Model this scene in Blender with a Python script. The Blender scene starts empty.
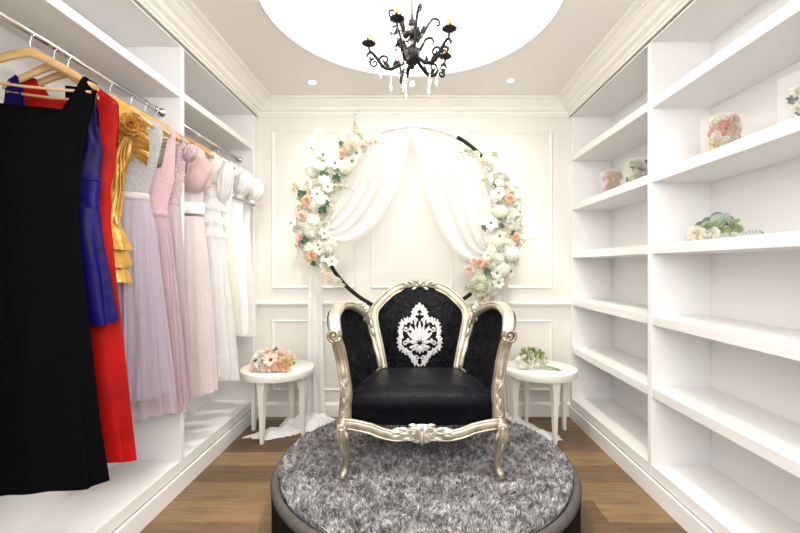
import bpy, math, random
import numpy as np
from mathutils import Vector, Matrix, noise
random.seed(7)
PI = math.pi
SC = bpy.context.scene
COL = SC.collection
CAMZ = 1.25
F = 411.0

def at(px, py, Y):
    return Vector(((px - 414) * Y / F, Y, CAMZ - (py - 267) * Y / F))

# ------------------------------------------------------------------ mesh builder
class MB:
    def __init__(s):
        s.v = []; s.f = []
    def add(s, verts, faces, M=None):
        n = len(s.v)
        if M is not None: verts = [M @ Vector(p) for p in verts]
        s.v.extend([tuple(p) for p in verts])
        s.f.extend([tuple(i + n for i in f) for f in faces])
    def box(s, a, b, M=None, bev=0.0):
        x0, y0, z0 = a; x1, y1, z1 = b
        if bev <= 0:
            vs = [(x0,y0,z0),(x1,y0,z0),(x1,y1,z0),(x0,y1,z0),(x0,y0,z1),(x1,y0,z1),(x1,y1,z1),(x0,y1,z1)]
            s.add(vs, [(0,3,2,1),(4,5,6,7),(0,1,5,4),(1,2,6,5),(2,3,7,6),(3,0,4,7)], M)
        else:
            e = bev; vs = []
            for (z, i) in ((z0, e), (z0 + e, 0), (z1 - e, 0), (z1, e)):
                j = e if i == 0 else e * 1.7
                k = 0 if i == 0 else e
                X0, X1, Y0, Y1 = x0 + k, x1 - k, y0 + k, y1 - k
                vs += [(X0+e,Y0,z),(X1-e,Y0,z),(X1,Y0+e,z),(X1,Y1-e,z),(X1-e,Y1,z),(X0+e,Y1,z),(X0,Y1-e,z),(X0,Y0+e,z)]
            fs = [tuple(range(7, -1, -1)), tuple(range(24, 32))]
            for r in range(3):
                for k in range(8):
                    fs.append((r*8+k, r*8+(k+1) % 8, r*8+8+(k+1) % 8, r*8+8+k))
            s.add(vs, fs, M)
    def lathe(s, prof, n=24, M=None, cap=True):
        vs = []; fs = []
        for (r, z) in prof:
            for k in range(n):
                a = 2 * PI * k / n
                vs.append((r * math.cos(a), r * math.sin(a), z))
        for i in range(len(prof) - 1):
            for k in range(n):
                fs.append((i*n+k, i*n+(k+1) % n, (i+1)*n+(k+1) % n, (i+1)*n+k))
        if cap:
            fs.append(tuple(range(n - 1, -1, -1)))
            fs.append(tuple(range((len(prof)-1)*n, len(prof)*n)))
        s.add(vs, fs, M)
    def sphere(s, c, r, n=12, m=8, M=None):
        rx, ry, rz = (r, r, r) if not hasattr(r, '__len__') else r
        prof = []
        vs = []; fs = []
        for i in range(m + 1):
            t = -PI/2 + PI * i / m
            for k in range(n):
                a = 2*PI*k/n
                vs.append((c[0]+rx*math.cos(t)*math.cos(a), c[1]+ry*math.cos(t)*math.sin(a), c[2]+rz*math.sin(t)))
        for i in range(m):
            for k in range(n):
                fs.append((i*n+k, i*n+(k+1) % n, (i+1)*n+(k+1) % n, (i+1)*n+k))
        s.add(vs, fs, M)
    def grid(s, rows, closed=False, M=None):
        n = len(rows[0]); vs = [p for r in rows for p in r]; fs = []
        for i in range(len(rows) - 1):
            for k in range(n if closed else n - 1):
                k2 = (k + 1) % n
                fs.append((i*n+k, i*n+k2, (i+1)*n+k2, (i+1)*n+k))
        s.add(vs, fs, M)
    def sweep(s, pts, rad, n=8, up=None, closed=False, M=None, off=(0, 0), square=False, cap=True):
        """tube along pts; rad: number or list of number / (a along N, b along B)."""
        P = [Vector(p) for p in pts]; m = len(P)
        if not hasattr(rad, '__len__'): rad = [rad] * m
        rad = [(r, r) if not hasattr(r, '__len__') else r for r in rad]
        T = []
        for i in range(m):
            if closed: t = P[(i+1) % m] - P[i-1]
            else: t = P[min(i+1, m-1)] - P[max(i-1, 0)]
            T.append(t.normalized() if t.length > 1e-9 else Vector((0, 0, 1)))
        rows = []; N = None
        for i in range(m):
            t = T[i]
            if up is not None: N0 = Vector(up)
            elif N is None: N0 = Vector((0, 0, 1)) if abs(t.z) < .9 else Vector((1, 0, 0))
            else: N0 = N
            N = (N0 - t * N0.dot(t))
            if N.length < 1e-6: N = t.orthogonal()
            N.normalize()
            B = t.cross(N)
            a, b = rad[i]
            c = P[i] + N * off[0] * a + B * off[1] * b
            row = []
            for k in range(n):
                if square:
                    ph = 2*PI*k/n + PI/n
                    row.append(c + N * a * 1.3 * math.cos(ph) + B * b * 1.3 * math.sin(ph))
                else:
                    ph = 2*PI*k/n
                    row.append(c + N * a * math.cos(ph) + B * b * math.sin(ph))
            rows.append(row)
        base = len(s.v)
        if closed: rows.append(rows[0])
        s.grid(rows, True, M)
        if cap and not closed:
            s.f.append(tuple(base + k for k in range(n - 1, -1, -1)))
            q = base + (len(rows) - 1) * n
            s.f.append(tuple(q + k for k in range(n)))
    def tube(s, pts, rad, n=8, **k):
        """smooth tube: Catmull-Rom through the control points, rad per control point"""
        m = k.pop('m', 6)
        if not hasattr(rad, '__len__'): rad = [rad] * len(pts)
        rr = [(r, r) if not hasattr(r, '__len__') else r for r in rad]
        q = cr([tuple(p) + tuple(r) for p, r in zip(pts, rr)], m)
        s.sweep([p[:3] for p in q], [tuple(p[3:5]) for p in q], n, **k)
    def build(s, name, mat, parent=None, smooth=True, solid=0, solid_off=-1):
        me = bpy.data.meshes.new(name)
        me.from_pydata(s.v, [], s.f)
        me.update()
        if smooth:
            me.polygons.foreach_set('use_smooth', [True] * len(me.polygons))
        o = bpy.data.objects.new(name, me)
        COL.objects.link(o)
        if mat is not None: me.materials.append(mat)
        if parent is not None: o.parent = parent
        if smooth == 'auto':
            me.polygons.foreach_set('use_smooth', [True] * len(me.polygons))
            try: me.set_sharp_from_angle(angle=math.radians(35))
            except Exception: pass
        if solid:
            md = o.modifiers.new('thickness', 'SOLIDIFY'); md.thickness = solid; md.offset = solid_off
        return o

def cr(pts, m=6):
    pts = [np.array(p, float) for p in pts]
    out = []
    for i in range(len(pts) - 1):
        p1, p2 = pts[i], pts[i+1]
        p0 = pts[i-1] if i > 0 else 2*p1 - p2
        p3 = pts[i+2] if i + 2 < len(pts) else 2*p2 - p1
        for k in range(m):
            t = k / m
            out.append(.5*((2*p1)+(-p0+p2)*t+(2*p0-5*p1+4*p2-p3)*t*t+(-p0+3*p1-3*p2+p3)*t**3))
    out.append(pts[-1])
    return [tuple(float(c) for c in p) for p in out]

def resample(pts, n):
    P = np.array(pts, float)
    d = np.r_[0, np.cumsum(np.linalg.norm(np.diff(P[:, :3], axis=0), axis=1))]
    t = np.linspace(0, d[-1], n)
    return [tuple(float(np.interp(tt, d, P[:, j])) for j in range(P.shape[1])) for tt in t]

def interp(x, xs, ys):
    return float(np.interp(x, xs, ys))
def sst(a, b, x):
    if a == b: return 0. if x < a else 1.
    t = min(1, max(0, (x - a) / (b - a)))
    return t*t*(3 - 2*t)

def tag(o, label=None, cat=None, group=None, kind=None):
    if label: o['label'] = label
    if cat: o['category'] = cat
    if group: o['group'] = group
    if kind: o['kind'] = kind
    return o
def thing(name, label, cat, loc=(0, 0, 0), rz=0, group=None):
    o = bpy.data.objects.new(name, None); COL.objects.link(o)
    o.empty_display_size = .05
    o.location = loc; o.rotation_euler = (0, 0, rz)
    return tag(o, label, cat, group)
def inst(name, mesh, parent, loc, rot=(0, 0, 0), sc=1.0):
    o = bpy.data.objects.new(name, mesh); COL.objects.link(o)
    o.parent = parent; o.location = loc
    o.rotation_euler = rot if not hasattr(rot, 'to_euler') else rot.to_euler()
    o.scale = (sc, sc, sc) if not hasattr(sc, '__len__') else sc
    return o
def dup(root, loc, rz=None, label=None, group=None):
    r = root.copy(); COL.objects.link(r); r.location = loc
    if rz is not None: r.rotation_euler = (0, 0, rz)
    if label: r['label'] = label
    if group: r['group'] = group
    for ch in list(root.children):
        c = ch.copy(); COL.objects.link(c); c.parent = r
        for g in list(ch.children):
            d = g.copy(); COL.objects.link(d); d.parent = c
    return r

# ------------------------------------------------------------------ materials
MATS = {}
def mat(name, color, rough=.5, metal=0, sheen=0, spec=.5, noise_amt=0, noise_scale=20, bump=0, bump_scale=60,
        color2=None, alpha=1, trans=0, emit=0, emit_col=None, translucent=0, stretch=None, coat=0, ramp=(.35, .65)):
    m = bpy.data.materials.new(name); m.use_nodes = True
    nt = m.node_tree; N = nt.nodes; L = nt.links
    b = N['Principled BSDF']; out = N['Material Output']
    b.inputs['Base Color'].default_value = (*color, 1)
    b.inputs['Roughness'].default_value = rough
    b.inputs['Metallic'].default_value = metal
    b.inputs['Specular IOR Level'].default_value = spec
    b.inputs['Sheen Weight'].default_value = sheen
    b.inputs['Coat Weight'].default_value = coat
    b.inputs['Transmission Weight'].default_value = trans
    if emit:
        b.inputs['Emission Color'].default_value = (*(emit_col or color), 1)
        b.inputs['Emission Strength'].default_value = emit
    tc = N.new('ShaderNodeTexCoord')
    vec = tc.outputs['Object']
    if stretch:
        mp = N.new('ShaderNodeMapping'); mp.inputs['Scale'].default_value = stretch
        L.new(vec, mp.inputs['Vector']); vec = mp.outputs['Vector']
    # every material is procedural: a gentle noise variation of the base colour
    nz = N.new('ShaderNodeTexNoise'); nz.inputs['Scale'].default_value = noise_scale; nz.inputs['Detail'].default_value = 4
    L.new(vec, nz.inputs['Vector'])
    rp = N.new('ShaderNodeValToRGB')
    rp.color_ramp.elements[0].position = ramp[0]; rp.color_ramp.elements[1].position = ramp[1]
    c2 = color2 or tuple(max(0, c * .96) for c in color)
    rp.color_ramp.elements[0].color = (*c2, 1); rp.color_ramp.elements[1].color = (*color, 1)
    L.new(nz.outputs['Fac'], rp.inputs['Fac']); L.new(rp.outputs['Color'], b.inputs['Base Color'])
    if bump:
        n2 = N.new('ShaderNodeTexNoise'); n2.inputs['Scale'].default_value = bump_scale; n2.inputs['Detail'].default_value = 3
        L.new(vec, n2.inputs['Vector'])
        bp = N.new('ShaderNodeBump'); bp.inputs['Strength'].default_value = bump; bp.inputs['Distance'].default_value = .01
        L.new(n2.outputs['Fac'], bp.inputs['Height']); L.new(bp.outputs['Normal'], b.inputs['Normal'])
    sh = b.outputs['BSDF']
    if translucent:
        tr = N.new('ShaderNodeBsdfTranslucent'); L.new(rp.outputs['Color'], tr.inputs['Color'])
        mx = N.new('ShaderNodeMixShader'); mx.inputs[0].default_value = translucent
        L.new(sh, mx.inputs[1]); L.new(tr.outputs[0], mx.inputs[2]); sh = mx.outputs[0]
    if alpha < 1:
        ts = N.new('ShaderNodeBsdfTransparent')
        mx = N.new('ShaderNodeMixShader'); mx.inputs[0].default_value = alpha
        L.new(ts.outputs[0], mx.inputs[1]); L.new(sh, mx.inputs[2]); sh = mx.outputs[0]
    L.new(sh, out.inputs['Surface'])
    MATS[name] = m
    return m

def lace(name, c1, c2, scale=60, bump=.6, alpha=1):
    m = mat(name, c1, rough=.6)
    nt = m.node_tree; N = nt.nodes; L = nt.links; b = N['Principled BSDF']
    tc = N.new('ShaderNodeTexCoord')
    v = N.new('ShaderNodeTexVoronoi'); v.inputs['Scale'].default_value = scale; v.feature = 'DISTANCE_TO_EDGE'
    w = N.new('ShaderNodeTexNoise'); w.inputs['Scale'].default_value = scale * .5
    L.new(tc.outputs['Object'], w.inputs['Vector'])
    ma = N.new('ShaderNodeMath'); ma.operation = 'MULTIPLY'
    L.new(tc.outputs['Object'], v.inputs['Vector'])
    L.new(v.outputs['Distance'], ma.inputs[0]); L.new(w.outputs['Fac'], ma.inputs[1])
    rp = N.new('ShaderNodeValToRGB'); rp.color_ramp.elements[0].position = .02; rp.color_ramp.elements[1].position = .16
    rp.color_ramp.elements[0].color = (*c2, 1); rp.color_ramp.elements[1].color = (*c1, 1)
    L.new(ma.outputs[0], rp.inputs['Fac']); L.new(rp.outputs['Color'], b.inputs['Base Color'])
    bp = N.new('ShaderNodeBump'); bp.inputs['Strength'].default_value = bump; bp.inputs['Distance'].default_value = .004
    L.new(ma.outputs[0], bp.inputs['Height']); L.new(bp.outputs['Normal'], b.inputs['Normal'])
    return m

def wood_floor():
    m = bpy.data.materials.new('oak floor'); m.use_nodes = True
    nt = m.node_tree; N = nt.nodes; L = nt.links; b = N['Principled BSDF']
    tc = N.new('ShaderNodeTexCoord')
    br = N.new('ShaderNodeTexBrick')
    br.inputs['Scale'].default_value = 1; br.inputs['Brick Width'].default_value = 1.25; br.inputs['Row Height'].default_value = .19
    br.inputs['Mortar Size'].default_value = .0015; br.inputs['Mortar Smooth'].default_value = .3; br.offset = .37
    br.inputs['Color1'].default_value = (.115, .068, .034, 1); br.inputs['Color2'].default_value = (.27, .178, .088, 1)
    br.inputs['Mortar'].default_value = (.06, .03, .015, 1); br.inputs['Bias'].default_value = -.1
    mp0 = N.new('ShaderNodeMapping'); mp0.inputs['Location'].default_value = (.3, .09, 0)
    L.new(tc.outputs['Object'], mp0.inputs['Vector']); L.new(mp0.outputs[0], br.inputs['Vector'])
    mp = N.new('ShaderNodeMapping'); mp.inputs['Scale'].default_value = (2.2, 22, 1)
    L.new(tc.outputs['Object'], mp.inputs['Vector'])
    nz = N.new('ShaderNodeTexNoise'); nz.inputs['Scale'].default_value = 2.2; nz.inputs['Detail'].default_value = 8; nz.inputs['Distortion'].default_value = .8
    L.new(mp.outputs[0], nz.inputs['Vector'])
    rp = N.new('ShaderNodeValToRGB'); rp.color_ramp.elements[0].position = .3; rp.color_ramp.elements[1].position = .7
    rp.color_ramp.elements[0].color = (.55, .5, .45, 1); rp.color_ramp.elements[1].color = (1.15, 1.1, 1.05, 1)
    L.new(nz.outputs['Fac'], rp.inputs['Fac'])
    mx = N.new('ShaderNodeMixRGB'); mx.blend_type = 'MULTIPLY'; mx.inputs['Fac'].default_value = .9
    L.new(br.outputs['Color'], mx.inputs['Color1']); L.new(rp.outputs['Color'], mx.inputs['Color2'])
    L.new(mx.outputs[0], b.inputs['Base Color'])
    b.inputs['Roughness'].default_value = .42
    bp = N.new('ShaderNodeBump'); bp.inputs['Strength'].default_value = .15; bp.inputs['Distance'].default_value = .003
    L.new(nz.outputs['Fac'], bp.inputs['Height']); L.new(bp.outputs['Normal'], b.inputs['Normal'])
    return m

M_wall = mat('cream wall paint', (.77, .745, .695), .55, noise_scale=3, color2=(.76, .735, .685))
M_trim = mat('cream trim paint', (.84, .82, .775), .45, noise_scale=3, color2=(.83, .81, .765))
M_ceil = mat('ceiling paint', (.87, .845, .81), .7, noise_scale=2, color2=(.86, .835, .80))
M_cab = mat('white lacquer board', (.82, .812, .805), .35, noise_scale=2, color2=(.81, .802, .795))
M_gap = mat('painted gap shade', (.25, .23, .21), .7)  # dark colour stands in for the shade inside narrow gaps
M_floor = wood_floor()
M_dome = mat('white recess with added glow', (.95, .95, .95), .8, emit=1.6, emit_col=(1, .985, .96))  # emission stands in for the bright light in the ceiling recess
M_lens = mat('lamp lens', (1, 1, 1), .5, emit=14, emit_col=(1, .95, .86))
M_chrome = mat('polished chrome', (.75, .75, .76), .14, metal=1)
M_hook = mat('hook wire', (.8, .8, .82), .2, metal=1)
M_hang = mat('pale beech wood', (.60, .39, .17), .42, noise_scale=6, color2=(.52, .32, .13), stretch=(2, 14, 14))
M_black = mat('black metal', (.006, .0055, .0055), .45, spec=.15, noise_scale=10, color2=(.02, .018, .016))
M_silver = mat('champagne silver leaf', (.54, .49, .385), .35, metal=.55, noise_scale=14, color2=(.34, .295, .22), bump=.12, bump_scale=70)
M_silver2 = mat('carved silver leaf', (.70, .66, .57), .34, metal=.5, noise_scale=30, color2=(.33, .29, .22), bump=.2, bump_scale=90)
M_bronze = mat('darkened silver leaf', (.46, .40, .30), .35, metal=.6, noise_scale=14, color2=(.26, .22, .16), bump=.12, bump_scale=70)
M_velvet = mat('crushed black velvet', (.006, .006, .008), .42, sheen=.012, spec=.05, noise_scale=24, color2=(.001, .001, .0015), bump=1, bump_scale=48)
M_seat = mat('smooth black velvet', (.003, .003, .006), .36, sheen=.02, spec=.07, noise_scale=30, color2=(.001, .001, .002), bump=.35, bump_scale=110)
M_emb = mat('silver embroidery', (.50, .49, .475), .45, metal=.1, noise_scale=120, color2=(.30, .29, .285), bump=.3, bump_scale=200)
M_table = mat('ivory table lacquer', (.86, .84, .78), .3, noise_scale=4, color2=(.85, .83, .77))
M_plat = mat('charcoal platform felt', (.005, .0045, .0045), .9, spec=.1, noise_scale=30)
M_rim = mat('taupe velvet border', (.085, .077, .072), .85, sheen=.0, spec=.15, noise_scale=30, color2=(.065, .058, .054))
M_pile = mat('grey shag pile', (.42, .415, .43), .45, sheen=.12, spec=.6, noise_scale=40, color2=(.10, .09, .084), ramp=(.38, .63))
M_rugb = mat('rug backing', (.09, .085, .085), .9)
M_sheer = mat('sheer white voile', (.95, .94, .93), .8, alpha=.72, translucent=.4, noise_scale=4, spec=.1)
M_drape = mat('layered white voile', (.95, .94, .93), .8, alpha=.97, translucent=.15, noise_scale=4, spec=.1)
M_wrap = mat('gauze wrap', (.88, .87, .86), .7, noise_scale=80, color2=(.72, .71, .71))
M_bead = mat('pearl beads', (.88, .88, .88), .2)
M_crys = mat('crystal', (1, 1, 1), .03, trans=.9, spec=.8, coat=.3)
M_clear = mat('clear acrylic', (1, 1, 1), .05, alpha=.07, spec=.8)
M_candle = mat('candle sleeve', (.70, .50, .25), .5, noise_scale=30, color2=(.55, .36, .15))
M_bulb = mat('lit bulb', (1, 1, 1), .4, emit=12, emit_col=(1, .93, .82))
# flowers
M_white = mat('white petals', (.97, .965, .91), .7, translucent=.35, spec=.2, noise_scale=25, color2=(.95, .94, .86))
M_cream = mat('cream petals', (.95, .92, .82), .7, translucent=.4, spec=.2, noise_scale=25, color2=(.92, .87, .74))
M_greenw = mat('greenish white petals', (.94, .95, .84), .7, translucent=.4, spec=.2, noise_scale=25, color2=(.89, .92, .74))
M_peach = mat('peach petals', (.95, .74, .57), .7, translucent=.4, spec=.2, noise_scale=25, color2=(.93, .66, .48))
M_blush = mat('blush petals', (.96, .83, .75), .7, translucent=.4, spec=.2, noise_scale=25, color2=(.94, .77, .67))
M_pinkp = mat('pink petals', (.88, .36, .30), .6, translucent=.2, noise_scale=25, color2=(.80, .33, .28))
M_yell = mat('yellow petals', (.86, .72, .38), .6, translucent=.2, noise_scale=25)
M_leaf = mat('dark green leaf', (.05, .12, .05), .45, noise_scale=30, color2=(.03, .075, .035))
M_lleaf = mat('light green leaf', (.42, .50, .27), .5, translucent=.2, noise_scale=30, color2=(.22, .32, .11))
M_sage = mat('sage eucalyptus leaf', (.19, .22, .20), .6, noise_scale=14, color2=(.12, .145, .13))
M_sageL = mat('pale eucalyptus leaf', (.42, .47, .44), .6, noise_scale=14, color2=(.30, .35, .325))
M_centre = mat('green flower centre', (.24, .30, .17), .7, noise_scale=90, color2=(.09, .11, .06), bump=.5, bump_scale=200)
M_dark = mat('dark flower centre', (.05, .025, .02), .7)
M_stem = mat('flower stem', (.17, .24, .09), .6)
M_bud = mat('berry buds', (.16, .13, .07), .5)
# dresses
M_dblack = mat('black crepe', (.002, .002, .0025), .9, spec=.06, noise_scale=8)
M_dblue = mat('royal blue satin', (.006, .002, .11), .42, spec=.14, noise_scale=5, color2=(.003, .001, .05), bump=1, bump_scale=8)
M_dred = mat('scarlet chiffon', (.42, .004, .003), .6, spec=.15, noise_scale=6, color2=(.28, .003, .002))
M_dredd = mat('deep red lining', (.30, .006, .008), .6)
M_dgold = mat('gold satin', (.70, .42, .10), .26, metal=.45, noise_scale=8, color2=(.48, .26, .04), bump=.4, bump_scale=22)
M_dlace = lace('silver lace', (.47, .46, .46), (.30, .295, .30), 120)
M_dlil = mat('lilac tulle', (.58, .555, .67), .6, translucent=.25, noise_scale=8, color2=(.53, .50, .61))
M_dlil2 = mat('sheer lilac tulle', (.68, .58, .65), .7, alpha=.5, translucent=.3)
M_dpl = lace('dusty pink lace', (.60, .42, .45), (.48, .31, .34), 120)
M_dpk = mat('dusty pink tulle', (.62, .41, .45), .65, translucent=.25, noise_scale=8, color2=(.55, .35, .39))
M_dml = lace('mauve beaded lace', (.58, .46, .48), (.34, .25, .27), 90)
M_dmv = mat('mauve chiffon', (.62, .50, .53), .65, translucent=.3)
M_dbl = mat('blush tulle', (.84, .75, .745), .7, translucent=.3, noise_scale=6)
M_dblf = mat('fluffy blush tulle', (.87, .68, .68), .8, alpha=.55, translucent=.35, bump=.6, bump_scale=45)
M_dwh = mat('white tulle', (.94, .925, .915), .7, translucent=.3)
M_dwhs = mat('sheer white tulle', (.95, .935, .93), .8, alpha=.6, translucent=.35, bump=.5, bump_scale=45)
M_div = mat('ivory satin', (.86, .84, .74), .5, translucent=.2)
M_dlw = lace('white lace', (.94, .925, .915), (.84, .81, .80), 110)
M_rib = mat('satin ribbon', (.55, .49, .48), .3, sheen=.2)

# ------------------------------------------------------------------ the setting
D = 3.42; H = 2.62; XL, XR = -1.30, 1.295; XLb, XRb = -1.63, 1.63; Y0 = -.7; YN = 1.13
def struct(name, mb, m, parent=None, smooth=False):
    o = mb.build(name, m, parent, smooth)
    if parent is None: o['kind'] = 'structure'
    return o
b = MB(); b.box((-1.75, Y0, -.05), (1.75, D + .08, 0)); struct('floor', b, M_floor)
b = MB(); b.box((-1.75, D, 0), (1.75, D + .08, H + .3)); struct('wall_back', b, M_wall)
b = MB(); b.box((XLb - .1, Y0, 0), (XLb, D, H + .3)); struct('wall_left', b, M_wall)
b = MB(); b.box((XLb, Y0, 0), (XL, YN - .002, H)); struct('wall_near_left', b, M_wall)
b = MB(); b.box((XLb, YN, 2.50), (XL, D, H)); struct('trim_25', b, M_wall)
b = MB(); b.box((XRb, Y0, 0), (XRb + .1, D, H + .3)); struct('wall_right', b, M_wall)
b = MB(); b.box((XR, Y0, 0), (XRb, YN - .002, H)); struct('wall_near_right', b, M_wall)
b = MB(); b.box((XR, YN, 2.50), (XRb, D, H)); struct('trim_26', b, M_wall)
# ceiling with a round recess
RC = (-.015, 2.175); RR = .785; RD = 2.80
b = MB(); n = 96
inner = [(RC[0] + RR*math.cos(2*PI*k/n), RC[1] + RR*math.sin(2*PI*k/n)) for k in range(n)]
outer = []
x0, x1, y0, y1 = XLb, XRb, Y0, D
for (x, y) in inner:
    dx, dy = x - RC[0], y - RC[1]
    t = min([((x1 if dx > 0 else x0) - RC[0]) / dx if abs(dx) > 1e-9 else 1e9, ((y1 if dy > 0 else y0) - RC[1]) / dy if abs(dy) > 1e-9 else 1e9])
    outer.append((RC[0] + dx*t, RC[1] + dy*t))
corners = [(x0, y0), (x1, y0), (x1, y1), (x0, y1)]
for c in corners:
    k = min(range(n), key=lambda i: (outer[i][0]-c[0])**2 + (outer[i][1]-c[1])**2); outer[k] = c
b.grid([[(x, y, H) for x, y in inner], [(x, y, H) for x, y in outer]], True)
b.grid([[(x, y, H + .02) for x, y in inner], [(x, y, H + .02) for x, y in outer]], True)
ceil = struct('ceiling', b, M_ceil)
b = MB(); b.lathe([(RR, H), (RR, H + .03), (RR + .0, RD - .06), (RR - .06, RD - .02), (.3, RD), (.001, RD)], 96, Matrix.Translation((*RC, 0)), cap=False)
b.build('cove_recess', M_dome, ceil)
b = MB(); b.lathe([(RR + .006, H - .001), (RR + .006, H - .006), (RR - .004, H - .006), (RR - .004, H + .012)], 96, Matrix.Translation((*RC, 0)), cap=False)
b.build('recess_lip', M_ceil, ceil)

# crown mouldings
def extr(prof, axis, a0, a1):
    b = MB()
    rows = []
    for a in (a0, a1):
        rows.append([((p, a, z) if axis == 'y' else (a, p, z)) for p, z in prof])
    b.grid(rows, True)
    k = len(prof); b.f.append(tuple(range(k))); b.f.append(tuple(range(2*k - 1, k - 1, -1)))
    return b
crown = [(0, 0), (.012, 0), (.012, .014), (.022, .018), (.022, .034), (.032, .04), (.045, .046), (.055, .06), (.055, .068), (.075, .078), (.10, .098), (.115, .104), (.115, .112), (.14, .118), (.15, .122), (.15, .13), (0, .13)]
struct('trim_1', extr([(XL + p, 2.49 + z) for p, z in crown], 'y', Y0, D), M_trim)
struct('trim_2', extr([(XR - p, 2.49 + z) for p, z in crown], 'y', Y0, D), M_trim)
struct('trim_3', extr([(D - p * .8, 2.49 + z) for p, z in crown], 'x', XL, XR), M_trim)
struct('trim_4', extr([(D, .918), (D - .012, .918), (D - .018, .928), (D - .03, .934), (D - .03, .946), (D - .014, .952), (D, .956)], 'x', XL, XR), M_trim)
struct('baseboard_back', extr([(D, 0), (D - .018, 0), (D - .018, .10), (D - .008, .115), (D, .118)], 'x', XL, XR), M_trim)
# cabinet plinths with a dark strip above them, gap shade painted into its colour
for side, nm in ((-1, 'baseboard_left'), (1, 'baseboard_right')):
    xf = XL if side < 0 else XR
    b = MB(); b.box((min(xf - side*.012, xf + side*.06), Y0, 0), (max(xf - side*.012, xf + side*.06), D - .02, .094)); o = struct(nm, b, M_cab)
    b = MB(); b.box((min(xf + side*.004, xf + side*.06), YN, .094), (max(xf + side*.004, xf + side*.06), D - .02, .1005)); b.build('painted_gap_shade', M_gap, o, False)
    b = MB(); b.box((min(xf + side*.004, xf + side*.06), YN, 2.481), (max(xf + side*.004, xf + side*.06), D - .02, 2.49)); struct('trim_%d' % (5 if side < 0 else 6), b, M_gap)  # dark strip under the crown, shade of the gap put into its colour
# wall panel mouldings
def panel(i, xa, xb, za, zb):
    b = MB(); w = .022
    prof = [(0, 0), (0, .008), (.006, .014), (.012, .008), (.022, .004), (.022, 0)]
    rows = []
    for k, (ox, oz) in enumerate([(xa, za), (xb, za), (xb, zb), (xa, zb)]):
        sx = 1 if ox == xa else -1; sz = 1 if oz == za else -1
        rows.append([(ox + sx*p, D - h, oz + sz*p) for p, h in prof])
    rows.append(rows[0])
    b.grid(rows)
    struct('trim_%d' % i, b, M_trim)
i = 7
for xa, xb in ((-1.18, -.483), (-.358, .326), (.451, 1.148)):
    panel(i, xa, xb, 1.066, 2.375); i += 1
    panel(i, xa, xb, .215, .80); i += 1

# ------------------------------------------------------------------ built-in units
def unit(name, label, cat, side, ya, yb, far_t, tops, th):
    xf = XL if side < 0 else XR; xb = XLb if side < 0 else XRb
    r = thing(name, label, cat, ((xf + xb)/2, (ya + yb)/2, .1))
    o0 = Vector(r.location)
    def bd(nm, a, c, bev=.002):
        b = MB()
        lo = [min(a[k], c[k]) - o0[k] for k in range(3)]; hi = [max(a[k], c[k]) - o0[k] for k in range(3)]
        b.box(lo, hi, bev=bev); return b.build(nm, M_cab, r, False)
    t = .018
    xin = xb - side*.008
    bd('back_panel', (xb - side*.002, ya, .1), (xin, yb, 2.48), 0)
    bd('side_panel', (xf, ya, .1005), (xin, ya + t, 2.48))
    bd('side_panel', (xf, yb - far_t, .1005), (xin, yb, 2.48))
    bd('top_panel', (xf + side*.002, ya + t, 2.472), (xin, yb - far_t, 2.481), 0)
    bd('bottom_panel', (xf + side*.002, ya + t, .1005), (xin, yb - far_t, .165))
    for z in tops:
        bd('shelf', (xf + side*.003, ya + t, z - th), (xin, yb - far_t, z))
    return r
unit('wardrobe', 'white open wardrobe bay nearest the viewer, holding the black and red dresses', 'wardrobe', -1, YN, 2.31, .018, [2.232], .042)
unit('wardrobe', 'white open wardrobe bay next to the back wall, holding pale dresses', 'wardrobe', -1, 2.31, D, .10, [2.232], .042)
RS = [2.163, 1.757, 1.368, .98, .586]
unit('shelving_unit', 'white built-in shelving bay nearest the viewer, with the eucalyptus posy', 'shelves', 1, YN, 2.262, .018, RS, .052)
unit('shelving_unit', 'white built-in shelving bay beside the back wall and round table', 'shelves', 1, 2.262, D, .05, RS, .052)

# rails
RX, RZ = -1.405, 2.105
def rail(label, ya, yb):
    r = thing('clothes_rail', label, 'rail', (RX, ya, RZ), group='chrome rails in the wardrobe')
    b = MB(); b.lathe([(.0125, 0), (.0125, yb - ya)], 16, Matrix.Rotation(-PI/2, 4, 'X')); b.build('tube', M_chrome, r)
    for y, s in ((0, 1), (yb - ya, -1)):
        b = MB(); b.lathe([(.026, 0), (.026, .006), (.019, .010), (.018, .024), (.0126, .026)], 18, Matrix.Translation((0, y, 0)) @ Matrix.Rotation(-PI/2*s, 4, 'X')); b.build('flange', M_chrome, r)
rail('chrome rail in the near wardrobe bay carrying the dark dresses', YN + .018, 2.292)
rail('chrome rail in the far wardrobe bay carrying the pale dresses', 2.328, D - .10)

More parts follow.
